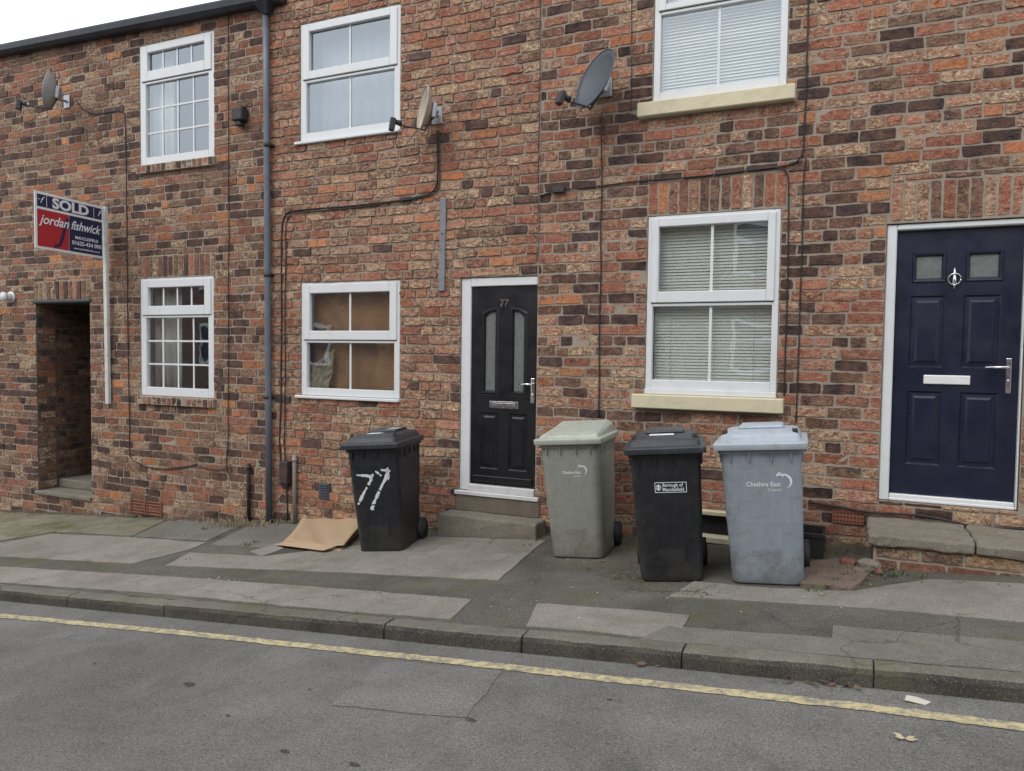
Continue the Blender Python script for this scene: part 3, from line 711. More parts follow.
r=R_['UM']; drape(r[0]-.02,r[1]+.02,r[2]-.1,r[3],.19,M['net'],'closed curtain tinted like the sky reflection behind the upper window above the black door house',amp=.012,fr=45)
# brown paper covering in window 77
r=R_['LM']
m=MB(); nx,nz=18,10; vv=[[None]*(nx+1) for _ in range(nz+1)]
for j in range(nz+1):
    for i in range(nx+1):
        x=r[0]+.02+(r[1]-r[0]-.04)*i/nx; z=r[2]-.05+(r[3]-r[2]+.05)*j/nz
        vv[j][i]=m.bm.verts.new((x,.13+random.uniform(-.006,.006)+.015*math.sin(x*7+z*3),z))
for j in range(nz):
    for i in range(nx): m.bm.faces.new((vv[j][i],vv[j][i+1],vv[j+1][i+1],vv[j+1][i])).smooth=True
o=m.build('paper_sheet',M['paper'],None,loc=((r[0]+r[1])/2,.2,r[2]),fixn=False); tag(o,'brown paper covering the inside of the window beside the black door','paper'); o.modifiers.new('t','SOLIDIFY').thickness=.003
m=MB(); random.seed(11); cx,cz=r[0]+.25,r[2]+.20; n=9; vv=[]
for jj in range(n+1):
    row=[]
    for ii in range(n+1):
        u,v=ii/n,jj/n; x=r[0]+.07+u*(.22+.10*v); z=r[2]+.02+v*(.30+.18*u)
        row.append(m.bm.verts.new((x+random.uniform(-.012,.012),.075+random.uniform(-.012,.012),z+random.uniform(-.012,.012))))
    vv.append(row)
for jj in range(n):
    for ii in range(n): m.bm.faces.new((vv[jj][ii],vv[jj][ii+1],vv[jj+1][ii+1],vv[jj+1][ii]))
o=m.build('crumpled_paper',M['film'],None,loc=(cx,.15,cz),fixn=False); tag(o,'crumpled white paper behind the glass in front of the brown paper','paper'); o.modifiers.new('t','SOLIDIFY').thickness=.004

# ------------------------------------------------------------------ gutter, pipes, cables
m=MB()
zg=at(0,53,-.12).z
def gz(x): return at(0,52.5,-.12).z+( at(226,9,-.12).z-at(0,52.5,-.12).z)*(x-at(0,52,-.12).x)/(at(226,9,-.12).x-at(0,52,-.12).x)
xa,xb=XL,XA+.25
g=empty('gutter',((xa+xb)/2,-.05,gz((xa+xb)/2)),'dark cast gutter along the eaves of the left house','gutter')
pr=[(-.0,.0),(-.03,-.012),(-.10,-.015),(-.14,.015),(-.15,.07),(-.15,.085),(-.135,.085),(-.135,.072),(-.02,.072),(0,.085)]
m.loft([[(X,p[0]-.005,gz(X)+p[1]) for p in pr] for X in (xa,-10,-8,xb)],smooth=False).build('trough',M['gutter'],g)
m=MB(); m.prism([(xa,-.03,gz(xa)-.012),(xb,-.03,gz(xb)-.012),(xb,-.03,gz(xb)+.07),(xa,-.03,gz(xa)+.07)],(0,.02,0)); m.build('fascia',M['gutter'],g)
m=MB()
m.prism([(xa,-.10,gz(xa)+.085),(xb,-.10,gz(xb)+.085),(xb,.3,gz(xb)+.25),(xa,.3,gz(xa)+.25)],(0,0,.018)); m.build('eaves_slates',M['slate'],g)
def pxs(pts,y=-.02): return [at(p[0],p[1],y) for p in pts]
o=empty('downpipe',at(269,521,-.06),'blue grey plastic downpipe at the joint between the left and middle houses','drainpipe')
pts=pxs([(265.5,4),(266.5,100),(267.5,250),(268.3,400),(269,521)],-.06); MB().tube(pts,.034,14).build('pipe',M['pipe_grey'],o)
for py in (145,275,397):
    p=at(267.7,py,-.06); m=MB(); m.tube([p+Vector((0,0,-.02)),p+Vector((0,0,.02))],.041,14); m.box(p.x-.055,p.x+.055,-.022,-.0085,p.z-.015,p.z+.015,.003); m.build('pipe_clip',M['iron'],o)
p=at(265,2,-.09); m=MB(); m.box(p.x-.10,p.x+.10,-.17,-.01,p.z-.03,p.z+.2,.02); m.loft([[(p.x+sx*.09,-.09+sy_*.07,p.z-.02) for sx,sy_ in((-1,-1),(1,-1),(1,1),(-1,1))],[(p.x+sx*.03,-.07+sy_*.03,p.z-.12) for sx,sy_ in((-1,-1),(1,-1),(1,1),(-1,1))]],smooth=False); m.build('hopper',M['gutter'],o)
p=at(269,523,-.06); MB().tube([p+Vector((0,-.0,.02)),p+Vector((0,0,-.06))],[.045,.05],12).build('drain_collar',M['iron'],o)
def pipe(name,a,b,r,mat,label,cat='pipe',y=-.04):
    A,B=at(*a,y),at(*b,y); B.x=(A.x+B.x)/2; B.z=min(B.z,pave(B.x,y)+.01); m=MB().tube([A,A+Vector((0,0,-.02)),B],[r*.8,r,r],12); m.tube([A+Vector((0,0,-.03)),A+Vector((0,0,-.07))],r*1.25,12)
    o=m.build(name,mat,None,loc=B); return tag(o,label,cat)
pipe('pipe_stub',(248.5,463),(249,521),.020,M['pipe_brown'],'short dark brown pipe standing left of the downpipe')
pipe('pipe_stub',(294.5,455),(294.5,523),.021,M['pipe_light'],'short pale grey pipe standing right of the brown cable box')
def smooth_path(pts,n=4):
    out=[]
    P=[pts[0]]+pts+[pts[-1]]
    for i in range(1,len(P)-2):
        for k in range(n):
            t=k/n; p0,p1,p2,p3=P[i-1],P[i],P[i+1],P[i+2]
            out.append(.5*((2*p1)+(-p0+p2)*t+(2*p0-5*p1+4*p2-p3)*t*t+(-p0+3*p1-3*p2+p3)*t*t*t))
    return out+[pts[-1]]
def cable(pts,r,label,y=-.018,n=3,jit=.004,par=None,name='cable'):
    P=[]
    for a,b in zip(pts,pts[1:]):
        A,B=at(*a,y),at(*b,y); P.append(A)
        k=int((B-A).length/.35)
        for i in range(1,k+1): q=A.lerp(B,i/(k+1)); P.append(q+Vector((random.uniform(-jit,jit),random.uniform(-.003,.003),random.uniform(-jit,jit)*.5)))
    P.append(at(*pts[-1],y))
    # keep only gentle rounding
    m=MB().tube(smooth_path(P,n),r,6); o=m.build(name,M['cable'],par,loc=P[-1] if not par else None)
    if not par: tag(o,label,'cable')
    return o
cable([(76,100),(84,110),(95,114),(110,112),(120,111),(125,117),(126.5,200),(127.5,300),(129,400),(130,455),(138,463),(152,468),(168,469),(185,467),(197,464)],.006,'black cable from the leftmost dish down beside the small paned windows')
cable([(228,12),(228.5,150),(228.5,300),(228,440),(226.5,462),(228,473),(231,472),(230,464)],.005,'thin black wire hanging just left of the downpipe and looped at its end')
cable([(168,468),(195,466),(215,470),(228,468)],.004,'thin wire running level under the lower small paned window')
cable([(437,130),(437.5,160),(437,182),(434,190),(425,195),(400,200),(350,206),(300,210),(289,212),(283,220),(281.5,240),(281.5,300),(281,400),(279.5,440),(281,462)],.008,'black cable from the beige dish over the lower window and down beside the downpipe')
cable([(439.5,130),(439.5,184),(436,192),(420,197.5),(360,207),(300,212.5),(291,215),(286,225),(285,300),(285,400),(284.5,440),(285,462)],.006,'second black cable running beside the beige dish cable',y=-.022)
cable([(286.5,490),(287,505),(287.5,521)],.007,'short black cable under the brown cable box')
cable([(540,-20),(540,100),(539,200),(538,262)],.0035,'hair thin wire hanging above the black door')
cable([(631.5,-20),(631.5,60),(631,112)],.0035,'thin wire ending left of the upper cream sill')
cable([(602,112),(601.5,200),(600,300),(598.5,418)],.0065,'black cable dropping from the dark grey dish behind the pale green bin')
cable([(540,196),(552,192),(562,190),(600,186),(640,181),(680,178),(720,174),(770,168),(792,164),(800,158),(803.5,148),(806,100),(808.5,0),(809,-15)],.0065,'black cable crossing over the lower blind window and rising beside the upper cream sill')
cable([(775,168),(783,169),(788,176),(788.5,200),(787,300),(784,396)],.006,'black cable running down the edge of the lower blind window')
cable([(806,158),(803.5,180),(800,300),(796,422)],.0055,'long thin cable running down right of the lower blind window')
cable([(808,502),(840,507),(868,512),(915,515),(950,521),(975,527),(1040,529)],.010,'black cable lying along the wall foot below the navy door',y=-.03,jit=.008)
o=tag(MB().box(at(559,187,-.03).x-.055,at(559,187,-.03).x+.055,-.05,-.009,at(559,190,-.03).z-.025,at(559,190,-.03).z+.025,.008,seg=2).build('junction_box',M['iron'],None,loc=at(559,190,-.01)),'small black box on the level cable below the dark grey dish','box')
p=at(286,473,-.04); m=MB(); m.box(p.x-.055,p.x+.055,-.09,-.009,p.z-.11,p.z+.13,.012,seg=2); m.loft([[(p.x+a*.05,-.045+b*.035,p.z-.11) for a,b in((-1,-1),(1,-1),(1,1),(-1,1))],[(p.x+a*.02,-.045+b*.015,p.z-.17) for a,b in((-1,-1),(1,-1),(1,1),(-1,1))]],smooth=False)
tag(m.build('cable_box',M['pipe_brown'],None,loc=p),'dark brown cable box low on the wall beside the downpipe','box')
p=at(241,116,-.05); m=MB(); m.box(p.x-.075,p.x+.07,-.12,-.009,p.z-.06,p.z+.07,.012); m.box(p.x-.05,p.x+.03,-.10,-.02,p.z-.11,p.z-.0605,.008); m.box(p.x+.02,p.x+.06,-.09,-.02,p.z+.0705,p.z+.09,.004)
tag(m.build('sensor_box',M['iron'],None,loc=p),'small black box high on the wall between the upper small paned window and the downpipe','box')
# weathered strip beside door 77
a,b=at(443,198,-.03),at(441,291,-.03)
m=MB().prism([a+Vector((-.035,0,0)),a+Vector((.03,0,0)),b+Vector((.035,0,0)),b+Vector((-.03,0,0))],(0,.02,0),bev=.004); m.tube([((a.x+b.x)/2,-.036,a.z-.33),((a.x+b.x)/2,-.028,a.z-.33)],.01,8)
tag(m.build('timber_batten',M['strip'],None,loc=b),'weathered grey batten fixed upright left of the black door','batten')
# round flue far left
p=at(8,297,-.06); m=MB()
for rr,yy,y2 in ((.075,-.03,-.009),(.05,-.10,-.0301),(.062,-.13,-.1002)): m.tube([(p.x,yy,p.z),(p.x,y2,p.z)],rr,20)
tag(m.build('wall_lamp',M['upvc_grey'],None,loc=p),'small round pale fitting on the wall left of the passage','fitting')
# louvre vent and air bricks
p=at(325,491,-.01); x0,x1,z0,z1=p.x-.07,p.x+.06,p.z-.085,p.z+.085; m=MB(); m.box(x0,x1,-.02,-.0095,z0,z1,.003)
for i in range(6): zz=z0+.02+i*.026; m.prism([(x0+.012,-.021,zz),(x1-.012,-.021,zz),(x1-.012,-.034,zz-.004),(x0+.012,-.034,zz-.004)],(0,0,.007))
tag(m.build('wall_vent',M['dish_grey'],None,loc=p),'small grey louvred vent between the cardboard and the black bin with the white 77','vent')
def airbrick(a,b,louvre,label):
    A,B=at(*a,-.012),at(*b,-.012); x0,x1,z0,z1=A.x,B.x,min(A.z,B.z),max(A.z,B.z)
    o=empty('air_brick',((x0+x1)/2,-.01,z0),label,'air brick')
    m=MB()
    if louvre:
        mid=(x0+x1)/2
        for (p,q) in ((x0,mid-.008),(mid+.008,x1)):
            m.box(p,q,-.006,-.003,z0,z1)
            m.box(p,p+.012,-.024,-.0061,z0,z1);m.box(q-.012,q,-.024,-.0061,z0,z1)
            n=5
            for i in range(n): zz=z0+(z1-z0)*(i+.5)/n; m.box(p+.0125,q-.0125,-.022,-.0062,zz-.006,zz+.006,.002)
        m.build('louvres',M['terracotta'],o)
    else:
        nx,nz=9,3; hx=(x1-x0)/(nx+1)
        xs=[x0+hx*(i+.75) for i in range(nx)]
        m.box(x0,x1,-.0065,-.003,z0,z1,mi=1)
        H=(z1-z0)
        for j in range(nz+1):
            c=z0+H*j/nz; m.box(x0,x1,-.019,-.0066,max(z0,c-H*.09),min(z1,c+H*.09))
        for i in range(nx+1):
            c=x0+(x1-x0)*i/nx; m.box(max(x0,c-.007),min(x1,c+.007),-.0185,-.0067,z0+.001,z1-.001)
        m.build('grille',[M['terracotta'],M['dark']],o)
airbrick((131,513),(162,502),True,'double louvred terracotta air brick low under the small paned windows')
airbrick((832,522),(864,513),False,'terracotta air brick with square holes left of the navy door steps')

# ------------------------------------------------------------------ satellite dishes
def dish(cpx,cpy,yout,h,w,az,el,mat,armlen,label,mount,rimmat=None,back=M['iron']):
    """az: degrees turned from the street normal towards the left; el: tilt up"""
    c=at(cpx,cpy,yout); root=empty('satellite_dish',(c.x,0,c.z),label,'satellite dish','satellite dishes on the terrace front')
    a,e=math.radians(az),math.radians(el)
    n=Vector((-math.sin(a)*math.cos(e),-math.cos(a)*math.cos(e),math.sin(e))); rt=Vector((-math.cos(a),math.sin(a),0)); rt=rt if True else rt
    up=rt.cross(n); 
    if up.z<0: up=-up
    m=MB(); nr,na=7,36; th=.006
    def P(r,t,o): return c+rt*(w/2*r*math.cos(t))+up*(h/2*r*math.sin(t))-n*(.075*(1-r*r)+o)
    for o_,flip in ((0,0),(th,1)):
        rings=[[m.bm.verts.new(P(k/nr,2*math.pi*i/na,o_)) for i in range(na)] for k in range(1,nr+1)]; cc=m.bm.verts.new(P(0,0,o_))
        for i in range(na):
            m.bm.faces.new((cc,rings[0][i],rings[0][(i+1)%na])).smooth=True
            for k in range(nr-1): m.bm.faces.new((rings[k][i],rings[k+1][i],rings[k+1][(i+1)%na],rings[k][(i+1)%na])).smooth=True
        if o_==0: r0=rings[-1]
        else:
            for i in range(na): m.bm.faces.new((r0[i],rings[-1][i],rings[-1][(i+1)%na],r0[(i+1)%na]))
    m.build('reflector',mat,root)
    MB().tube([P(1.0,2*math.pi*i/na,.003) for i in range(na+1)],.006,6,cap=False).build('rim',rimmat or mat,root)
    foot=c-up*(h/2*.96)-n*.02; tip=foot+Vector((n.x,n.y,0)).normalized()*armlen+Vector((0,0,.015))
    m=MB(); m.tube([c-n*.11-up*.05,foot-n*.03,foot,tip],.008,8); m.build('arm',M['iron'],root)
    q=tip+up*.02
    m=MB(); m.tube([q+n*.035,q-n*.025],[.022,.026],12); R=Matrix.Translation(q+n*.055)@Matrix((rt,n,up)).transposed().to_4x4()
    m.box(-.032,.032,-.02,.028,-.085,.028,.006,mat=R); m.build('feed_horn',back,root)
    m=MB(); m.tube([q-n*.026,q-n*.034],.023,12); m.build('horn_cap',M['upvc_grey'],root)
    # bracket to the wall
    bk=c-n*.09; wp=Vector((mount[0] and at(*mount).x or bk.x,-.012,at(*mount).z))
    m=MB(); m.tube([bk,bk-n*.05,Vector((wp.x,-.13,wp.z)),Vector((wp.x,-.02,wp.z))],.016,10); m.box(wp.x-.055,wp.x+.055,-.022,-.009,wp.z-.08,wp.z+.08,.004)
    R=Matrix.Translation(bk)@Matrix((rt,n,up)).transposed().to_4x4(); m.box(-.05,.05,-.035,.01,-.07,.07,.006,mat=R)
    m.build('bracket',M['galv'],root)
    lp=[q-up*.09,q-up*.17+n*.01,q-up*.22-n*.03,q-up*.17-n*.09,foot+n*.03]
    MB().tube(smooth_path(lp,4),.004,5).build('feed_cable',M['cable'],root)
    return root
dish(48.5,91,-.36,.43,.40,50,8,M['dish_light'],.24,'small pale dish above the estate agent board at the far left',(68,102))
dish(422.5,108,-.28,.40,.38,46,8,M['dish_pale'],.21,'beige weathered dish beside the white upper window above the black door',(438,116))
dish(594.5,78.5,-.30,.52,.47,36,20,M['dish_grey'],.20,'dark grey dish between the two upper windows on the right',(606,88))

# ------------------------------------------------------------------ estate agent board
pb=at(108.2,404,-.035); pt=at(104.8,207,-.10)
sg=empty('estate_agent_board',pb,'white post with a red and navy SOLD board projecting from the left house','sign')
m=MB(); ax=Vector((1,0,0)); 
m.prism([pb+Vector((-.028,-.02,0)),pb+Vector((.028,-.02,0)),pb+Vector((.028,.022,0)),pb+Vector((-.028,.022,0))],(pt-pb),bev=.004); m.build('post',M['post'],sg)
for f in (.25,.62): q=pb.lerp(pt,f); MB().tube([(q.x+.02,q.y-.023,q.z),(q.x+.02,q.y-.016,q.z)],.007,8).build('bolt',M['iron'],sg)
dirv=Vector((math.sin(math.radians(10.6)),-math.cos(math.radians(10.6)),0))   # outwards over the pavement
# width of the board from the viewing geometry
P0=at(103.0,206.8,-.12); P0b=at(103.0,258.4,-.12)
def hit(px,py):
    v=ray(px,py); nn=Vector((dirv.y,-dirv.x,0)); t=(P0-CAM).dot(nn)/v.dot(nn); return CAM+v*t
P1=hit(34.5,190.3); P1b=hit(36.0,248.2)
bw=(Vector((P1.x,P1.y,0))-Vector((P0.x,P0.y,0))).length; bh=((P0.z-P0b.z)+(P1.z-P1b.z))/2; ztop_=(P0.z+P1.z)/2
# board frame: X along from outer end to post, Y up
XB_=-dirv; nn=Vector((0,0,1)).cross(XB_)*-1
if nn.dot(CAM-P0)<0: nn=-nn
org=Vector((P1.x,P1.y,ztop_-bh))
BM=Matrix(((XB_.x,0,nn.x,org.x),(0,0,0,0),(0,0,0,0),(0,0,0,1)))
BM=Matrix.Identity(4)
for i in range(3): BM[i][0]=XB_[i]; BM[i][1]=(0,0,1)[i]; BM[i][2]=nn[i]; BM[i][3]=org[i]
slope=(P1.z-P0.z)/bw
m=MB(); m.box(0,bw,0,bh,-.012,0,.002,mat=BM); board=m.build('board',M['board_white'],sg)
def on(u0,u1,v0,v1,mat,name,zz=.002):
    MB().box(u0*bw,u1*bw,v0*bh,v1*bh,zz-.0018,zz,mat=BM).build(name,mat,board)
wloc=Matrix.Translation(-worldloc(board))
def bt(s,u,v,size,shear=0,offset=0,align='LEFT',xs=1,mat=None,z=.0045,sp=1):
    text(s,size*bh,wloc@BM@Matrix.Translation((u*bw,v*bh,z)),mat or M['board_white'],'lettering',board,shear=shear,offset=offset,align=align,extrude=.0006,xs=xs,font_sp=sp)
on(.03,.975,.74,.955,M['navy'],'sold_panel'); on(.03,.47,.045,.695,M['red'],'red_panel'); on(.475,.975,.045,.695,M['navy'],'navy_panel',.0026)
on(.155,.160,.75,.945,M['board_white'],'divider_line',.0042); on(.845,.850,.75,.945,M['board_white'],'divider_line',.0042)
bt('SOLD',.5,.765,.25,offset=.006,align='CENTER',xs=1.32)
bt('f',.075,.80,.17,shear=.5,align='CENTER'); bt('f',.915,.80,.17,shear=.5,align='CENTER')
bt('-',.04,.84,.12); bt('-',.945,.84,.12)
bt('J',.36,.20,.62,shear=.3,align='CENTER',xs=1.1,mat=M['navy'],z=.0036)
bt('jordan',.06,.45,.23,shear=.35,xs=1.03,offset=.002,z=.006); bt('fishwick',.49,.45,.23,shear=.35,xs=.92,offset=.002,z=.006)
bt('MACCLESFIELD',.735,.285,.075,align='CENTER',xs=1.1,offset=.001); bt('01625-434 000',.735,.175,.105,align='CENTER',xs=1.1,offset=.001); bt('www.jordanfishwick.co.uk',.735,.09,.06,align='CENTER',xs=.98)

x0_navy=at(867.5,533,-.68).x
# ------------------------------------------------------------------ ground
def strip_mesh(name,fn,y0,y1,x0=-60,x1=40,mat=None,ny=6,dx=.5):
    m=MB(); X=[x0+dx*i for i in range(int((x1-x0)/dx)+1)]; Y=[y0+(y1-y0)*j/ny for j in range(ny+1)]
    vs=[[m.bm.verts.new((x,y,fn(x,y))) for x in X] for y in Y]
    for j in range(ny):
        for i in range(len(X)-1): m.bm.faces.new((vs[j][i],vs[j][i+1],vs[j+1][i+1],vs[j+1][i]))
    o=m.build(name,mat,None); o['kind']='structure'; return o
tag(MB().poly([(-400,-400,-1.9-34.4-2),(400,-400,-1.9+34.4-2),(400,400,-1.9+34.4-2),(-400,400,-1.9-34.4-2)]).build('ground',M['road'],None),kind='structure')
strip_mesh('road',road,-9.6,YK,mat=M['road'])
strip_mesh('pavement',pave,YK+.12,.05,mat=M['pave'])
FAR=-9.6
strip_mesh('far_pavement',lambda x,y: road(x,y)+.1,-11.6,FAR-.0,mat=M['slab'])
# kerb
m=MB(); xk=-60; random.seed(5)
joints=sorted([onsurf(px,py,pave).x for px,py in((166,604),(386,624),(523,636),(681,654),(874,675))])
xs=[joints[0]-1.05*k for k in range(45,0,-1)]+joints+[joints[-1]+1.0*k for k in range(1,35)]
kd=.125
for a,b in zip(xs,xs[1:]):
    g=random.uniform(.003,.008); dz=random.uniform(-.005,.004); dy=random.uniform(-.004,.004)
    def kt(x,y): return pave(x,y)+dz+.003
    a+=g;b-=g
    prof=[(YK+dy,'b'),(YK+dy+.004,-.03),(YK+dy+.014,-.008),(YK+dy+.032,0),(YK+kd-.004,0),(YK+kd,-.05)]
    nseg=16; rings=[]
    for i in range(nseg+1):
        x=a+(b-a)*i/nseg; rr=[]
        for (y,h) in prof:
            jy=random.uniform(-.003,.003) if h not in ('b',) else 0
            z=road(x,y)-.08 if h=='b' else kt(x,y)+h+random.uniform(-.002,.002)
            cz_=mnoise.noise(Vector((x*2.2,y*5,h if h!='b' else 9)))*.006; rr.append((x,y+jy+cz_,z+(cz_*.6 if h!='b' else 0)))
        rr.append((x,YK+kd,road(x,YK)-.08)); rings.append(rr)
    m.loft(rings,smooth=False)
bmesh.ops.recalc_face_normals(m.bm,faces=m.bm.faces); m.bm.normal_update()
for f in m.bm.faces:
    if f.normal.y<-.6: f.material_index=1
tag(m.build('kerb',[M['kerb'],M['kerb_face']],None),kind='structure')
tag(MB().prism([(x,YK+.03,pave(x,YK)-.03) for x in(-60,40)]+[(x,YK+.115,pave(x,YK)-.03) for x in(40,-60)],(0,0,.01)).build('kerb_bedding',M['iron'],None),kind='structure')
def rough_loop(pts,step=.12,j=.008):
    out=[]
    n=len(pts)
    for i in range(n):
        a,b=Vector(pts[i]),Vector(pts[(i+1)%n]); k=max(1,int((b-a).length/step))
        for q in range(k):
            p=a.lerp(b,q/k)
            if q: p+=Vector((random.uniform(-j,j),random.uniform(-j,j),0))
            out.append(p)
    return out
def patch(pix,mat,name,fn=pave,lift=.004,label=None,j=.008):
    pts=[onsurf(a,b,fn) for a,b in pix]; pts=[(p.x,min(max(p.y,YK+.128),-.012) if fn is pave else p.y,0) for p in pts]
    L=rough_loop(pts,j=j); bm=bmesh.new(); f=bm.faces.new([bm.verts.new(p) for p in L]); bmesh.ops.triangulate(bm,faces=[f])
    bmesh.ops.recalc_face_normals(bm,faces=bm.faces)
    for v in bm.verts: v.co.z=fn(v.co.x,v.co.y)+lift
    # small edge drop so that it reads as a laid sheet
    ed=[e for e in bm.edges if e.is_boundary and fn is pave]; r=bmesh.ops.extrude_edge_only(bm,edges=ed)
    for v in [g for g in r['geom'] if isinstance(g,bmesh.types.BMVert)]: v.co.z-=lift+.01
    m=MB(); m.bm.free(); m.bm=bm; o=m.build(name,mat,None); o['kind']='structure'; return o
random.seed(21)
patch([(-60,509),(60,512),(100,513),(165,521),(132,536),(55,532),(0,541),(-60,545)],M['slab_moss'],'paving_flag',lift=.005)
patch([(172,519),(245,524),(207,541),(133,537)],M['slab_dark'],'paving_flag',lift=.005)
patch([(-60,549),(0,543),(52,534),(133,538),(206,543),(190,550),(133,564),(0,557),(-60,553)],M['slab'],'paving_flag',lift=.006)
patch([(165,566),(190,553),(262,557),(330,549),(436,537),(546,541),(528,555),(498,581),(345,573)],M['slab'],'paving_slab',lift=.006)
patch([(-60,560),(0,567),(200,579),(350,590),(472,600),(450,620),(345,612),(180,596),(0,583),(-60,578)],M['slab'],'paving_slab',lift=.006)
patch([(537,604),(640,611),(690,616),(682,629),(660,640),(590,632),(526,627)],M['slab'],'paving_slab',lift=.006)
patch([(668,597),(694,582),(760,588),(850,592),(930,580),(1100,588),(1100,633),(1024,623),(870,609),(740,601)],M['slab'],'paving_slab',lift=.006)
patch([(640,640),(668,627),(700,629),(832,639),(833,626),(1024,643),(1100,650),(1100,690),(1024,673),(860,662),(700,648)],M['slab_dark'],'paving_slab',lift=.006)
patch([(210,545),(262,520),(300,521),(340,540),(262,548)],M['slab_dark'],'paving_flag',lift=.004)
patch([(250,552),(275,545),(284,549),(262,557)],M['slab'],'paving_flag',lift=.009)
def soil(x0,x1,w0,seed):
    random.seed(seed); m=MB(); x=x0; P=None
    while x<x1:
        w=w0*random.uniform(.35,1.3); a=(x,-.008,pave(x,0)+.03*random.uniform(.3,1)); b=(x,-w*.5,pave(x,-w*.5)+.014*random.uniform(.4,1)); c=(x,-w,pave(x,-w)+.0015)
        cur=[m.bm.verts.new(q) for q in (c,b,a)]
        if P: m.bm.faces.new((P[0],cur[0],cur[1],P[1])); m.bm.faces.new((P[1],cur[1],cur[2],P[2]))
        P=cur; x+=random.uniform(.02,.06)
    o=m.build('soil',M['soil'],None); o['kind']='structure'
soil(XL,-7.75,.09,1); soil(-7.2,-3.62,.10,2); soil(-2.5,-.8,.14,3); soil(-.8,x0_navy+.0,.42,4); soil(x0_navy,2.0,.0,5) if False else None
# road patches
patch([(385,661),(503,671),(466,718),(330,706)],M['road_patch'],'road_patch',fn=road,j=.01,lift=.003)
random.seed(55)
def pits(spots,mat,name):
    m=MB()
    for (px,py,rx) in spots:
        c=RD(px,py); n=14
        m.poly([(c.x+rx*math.cos(2*math.pi*k/n)*random.uniform(.5,1.2),c.y+rx*.5*math.sin(2*math.pi*k/n)*random.uniform(.5,1.2),road(c.x,c.y)+.0045+.0861*0) for k in range(n)])
    tag(m.build(name,mat,None),kind='structure')
pits([(190,685,.05),(228,716,.02),(285,752,.03),(354,765,.03),(310,690,.015),(470,720,.035),(95,664,.02),(610,700,.015)],M['pit'],'road_pothole_marks')
# yellow line
random.seed(9)
yl=[(0,616),(180,633),(360,652),(505,667.5),(690,688.5),(876,709),(1024,728)]
P=[RD(*p) for p in yl]; P=[P[0]+(P[0]-P[1])*12]+P+[P[-1]+(P[-1]-P[-2])*14]
m=MB(); 
def ylz(p,dy): return (p.x,p.y+dy,road(p.x,p.y+dy)+.004)
for A,B in zip(P,P[1:]):
    n=max(2,int((B-A).length/.035))
    if (B-A).length>6: n=60
    pa=None
    for i in range(n+1):
        q=A.lerp(B,i/n); w1=.040+random.uniform(-.006,.006); w2=.040+random.uniform(-.006,.006)
        cur=[m.bm.verts.new(ylz(q,-w1)),m.bm.verts.new(ylz(q,w2))]
        if pa and random.random()>.006: m.bm.faces.new((pa[0],cur[0],cur[1],pa[1]))
        pa=cur
tag(m.build('yellow_line',M['yellow'],None),kind='structure')

# ------------------------------------------------------------------ steps
# step at black door
a,b=at(437.7,512.7,-.235),at(536,521,-.235)
x0,x1,zt=a.x,b.x,-1.495
m=MB(); m.box(x0,x1,-.235,.02,zt-.35,zt,.018,seg=2); roughen(m,.008); st=m.build('doorstep',M['stone'],None,loc=((x0+x1)/2,-.235,pave(x0,-.2)))
tag(st,'worn stone step below the black door','step')
r=R_['D77']; m=MB(); m.box(r[0]-.02,r[1]+.015,-.02,.3,zt+.001,zs-.047,.006); tag(m.build('door_riser',M['riser'],None,loc=(r[0]+.4,0,zt)),'stained stone riser between the black door and its step','riser')
# navy door steps
zt=-1.192; yF=-.68; x0=at(867.5,533,yF).x
root=empty('entrance_step',(x0+.6,yF,pave(x0,yF)),'brick step with two stone slabs in front of the navy door','step')
W=Wall(); TS=lambda u,v,d:(u,yF+.035-d,v)
x1=2.4; zb_=pave(x0,yF)-.1
W.quad([TS(x0+.04,zb_,0),TS(x1,zb_,0),TS(x1,zt-.07,0),TS(x0+.04,zt-.07,0)]); W.quad([(x0+.04,yF+.035,zb_),(x0+.04,-.01,zb_),(x0+.04,-.01,zt-.07),(x0+.04,yF+.035,zt-.07)])
random.seed(4)
H=(zt-.07-zb_-.0)/3
for k in range(3):
    u=x0+.05-(k%2)*.16
    while u<x1:
        L=random.uniform(.24,.33); ua=max(u,x0+.045)
        c=random.choice([(.16,.075,.055,.2),(.11,.075,.06,.3),(.20,.085,.06,.1),(.10,.085,.06,.5),(.25,.17,.08,.6)])
        if u+L-ua>.05: W.brick(TS,ua+.006,min(u+L,x1)-.008,zb_+k*H+.008,zb_+(k+1)*H-.006,c,.008)
        u+=L
TS2=lambda u,v,d:(x0+.04-d,u,v)
for k in range(3):
    for u in (yF+.05,yF+.29): W.brick(TS2,u,u+.22,zb_+k*H+.008,zb_+(k+1)*H-.006,(.12,.07,.055,.2),.006)
W.build('brick_base',[M['mortar'],M['brick']],root)
xm=at(977,545,yF).x
for a,b in ((x0,xm-.004),(xm+.004,2.4)):
    m=MB(); m.box(a,b,yF,-.012,zt-.072,zt,.014,seg=2); roughen(m,.012); m.build('stone_slab',M['stone'],root)
# course of brick under navy door frame is part of the wall; passage steps
m=MB(); m.box(pass_l+.008,pass_r-.004,-.035,ysl2+.1,zslab-.045,zslab,.01,seg=2); m.box(pass_l-.02,pass_r+.01,-.04,-.011,zslab-.046,zslab+.001,.006)
roughen(m,.006); tag(m.build('passage_step',M['stone'],None,loc=(pass_l+.3,-.03,zslab)),'lower stone slab step at the mouth of the open passage','step')
m=MB(); m.box(pass_l+.012,pass_r-.008,ysl2,3.38,zslab+.001,zsl2,.012,seg=2); roughen(m,.006); tag(m.build('passage_step',M['stone'],None,loc=(pass_l+.4,ysl2,zslab)),'upper stone step just inside the open passage','step')

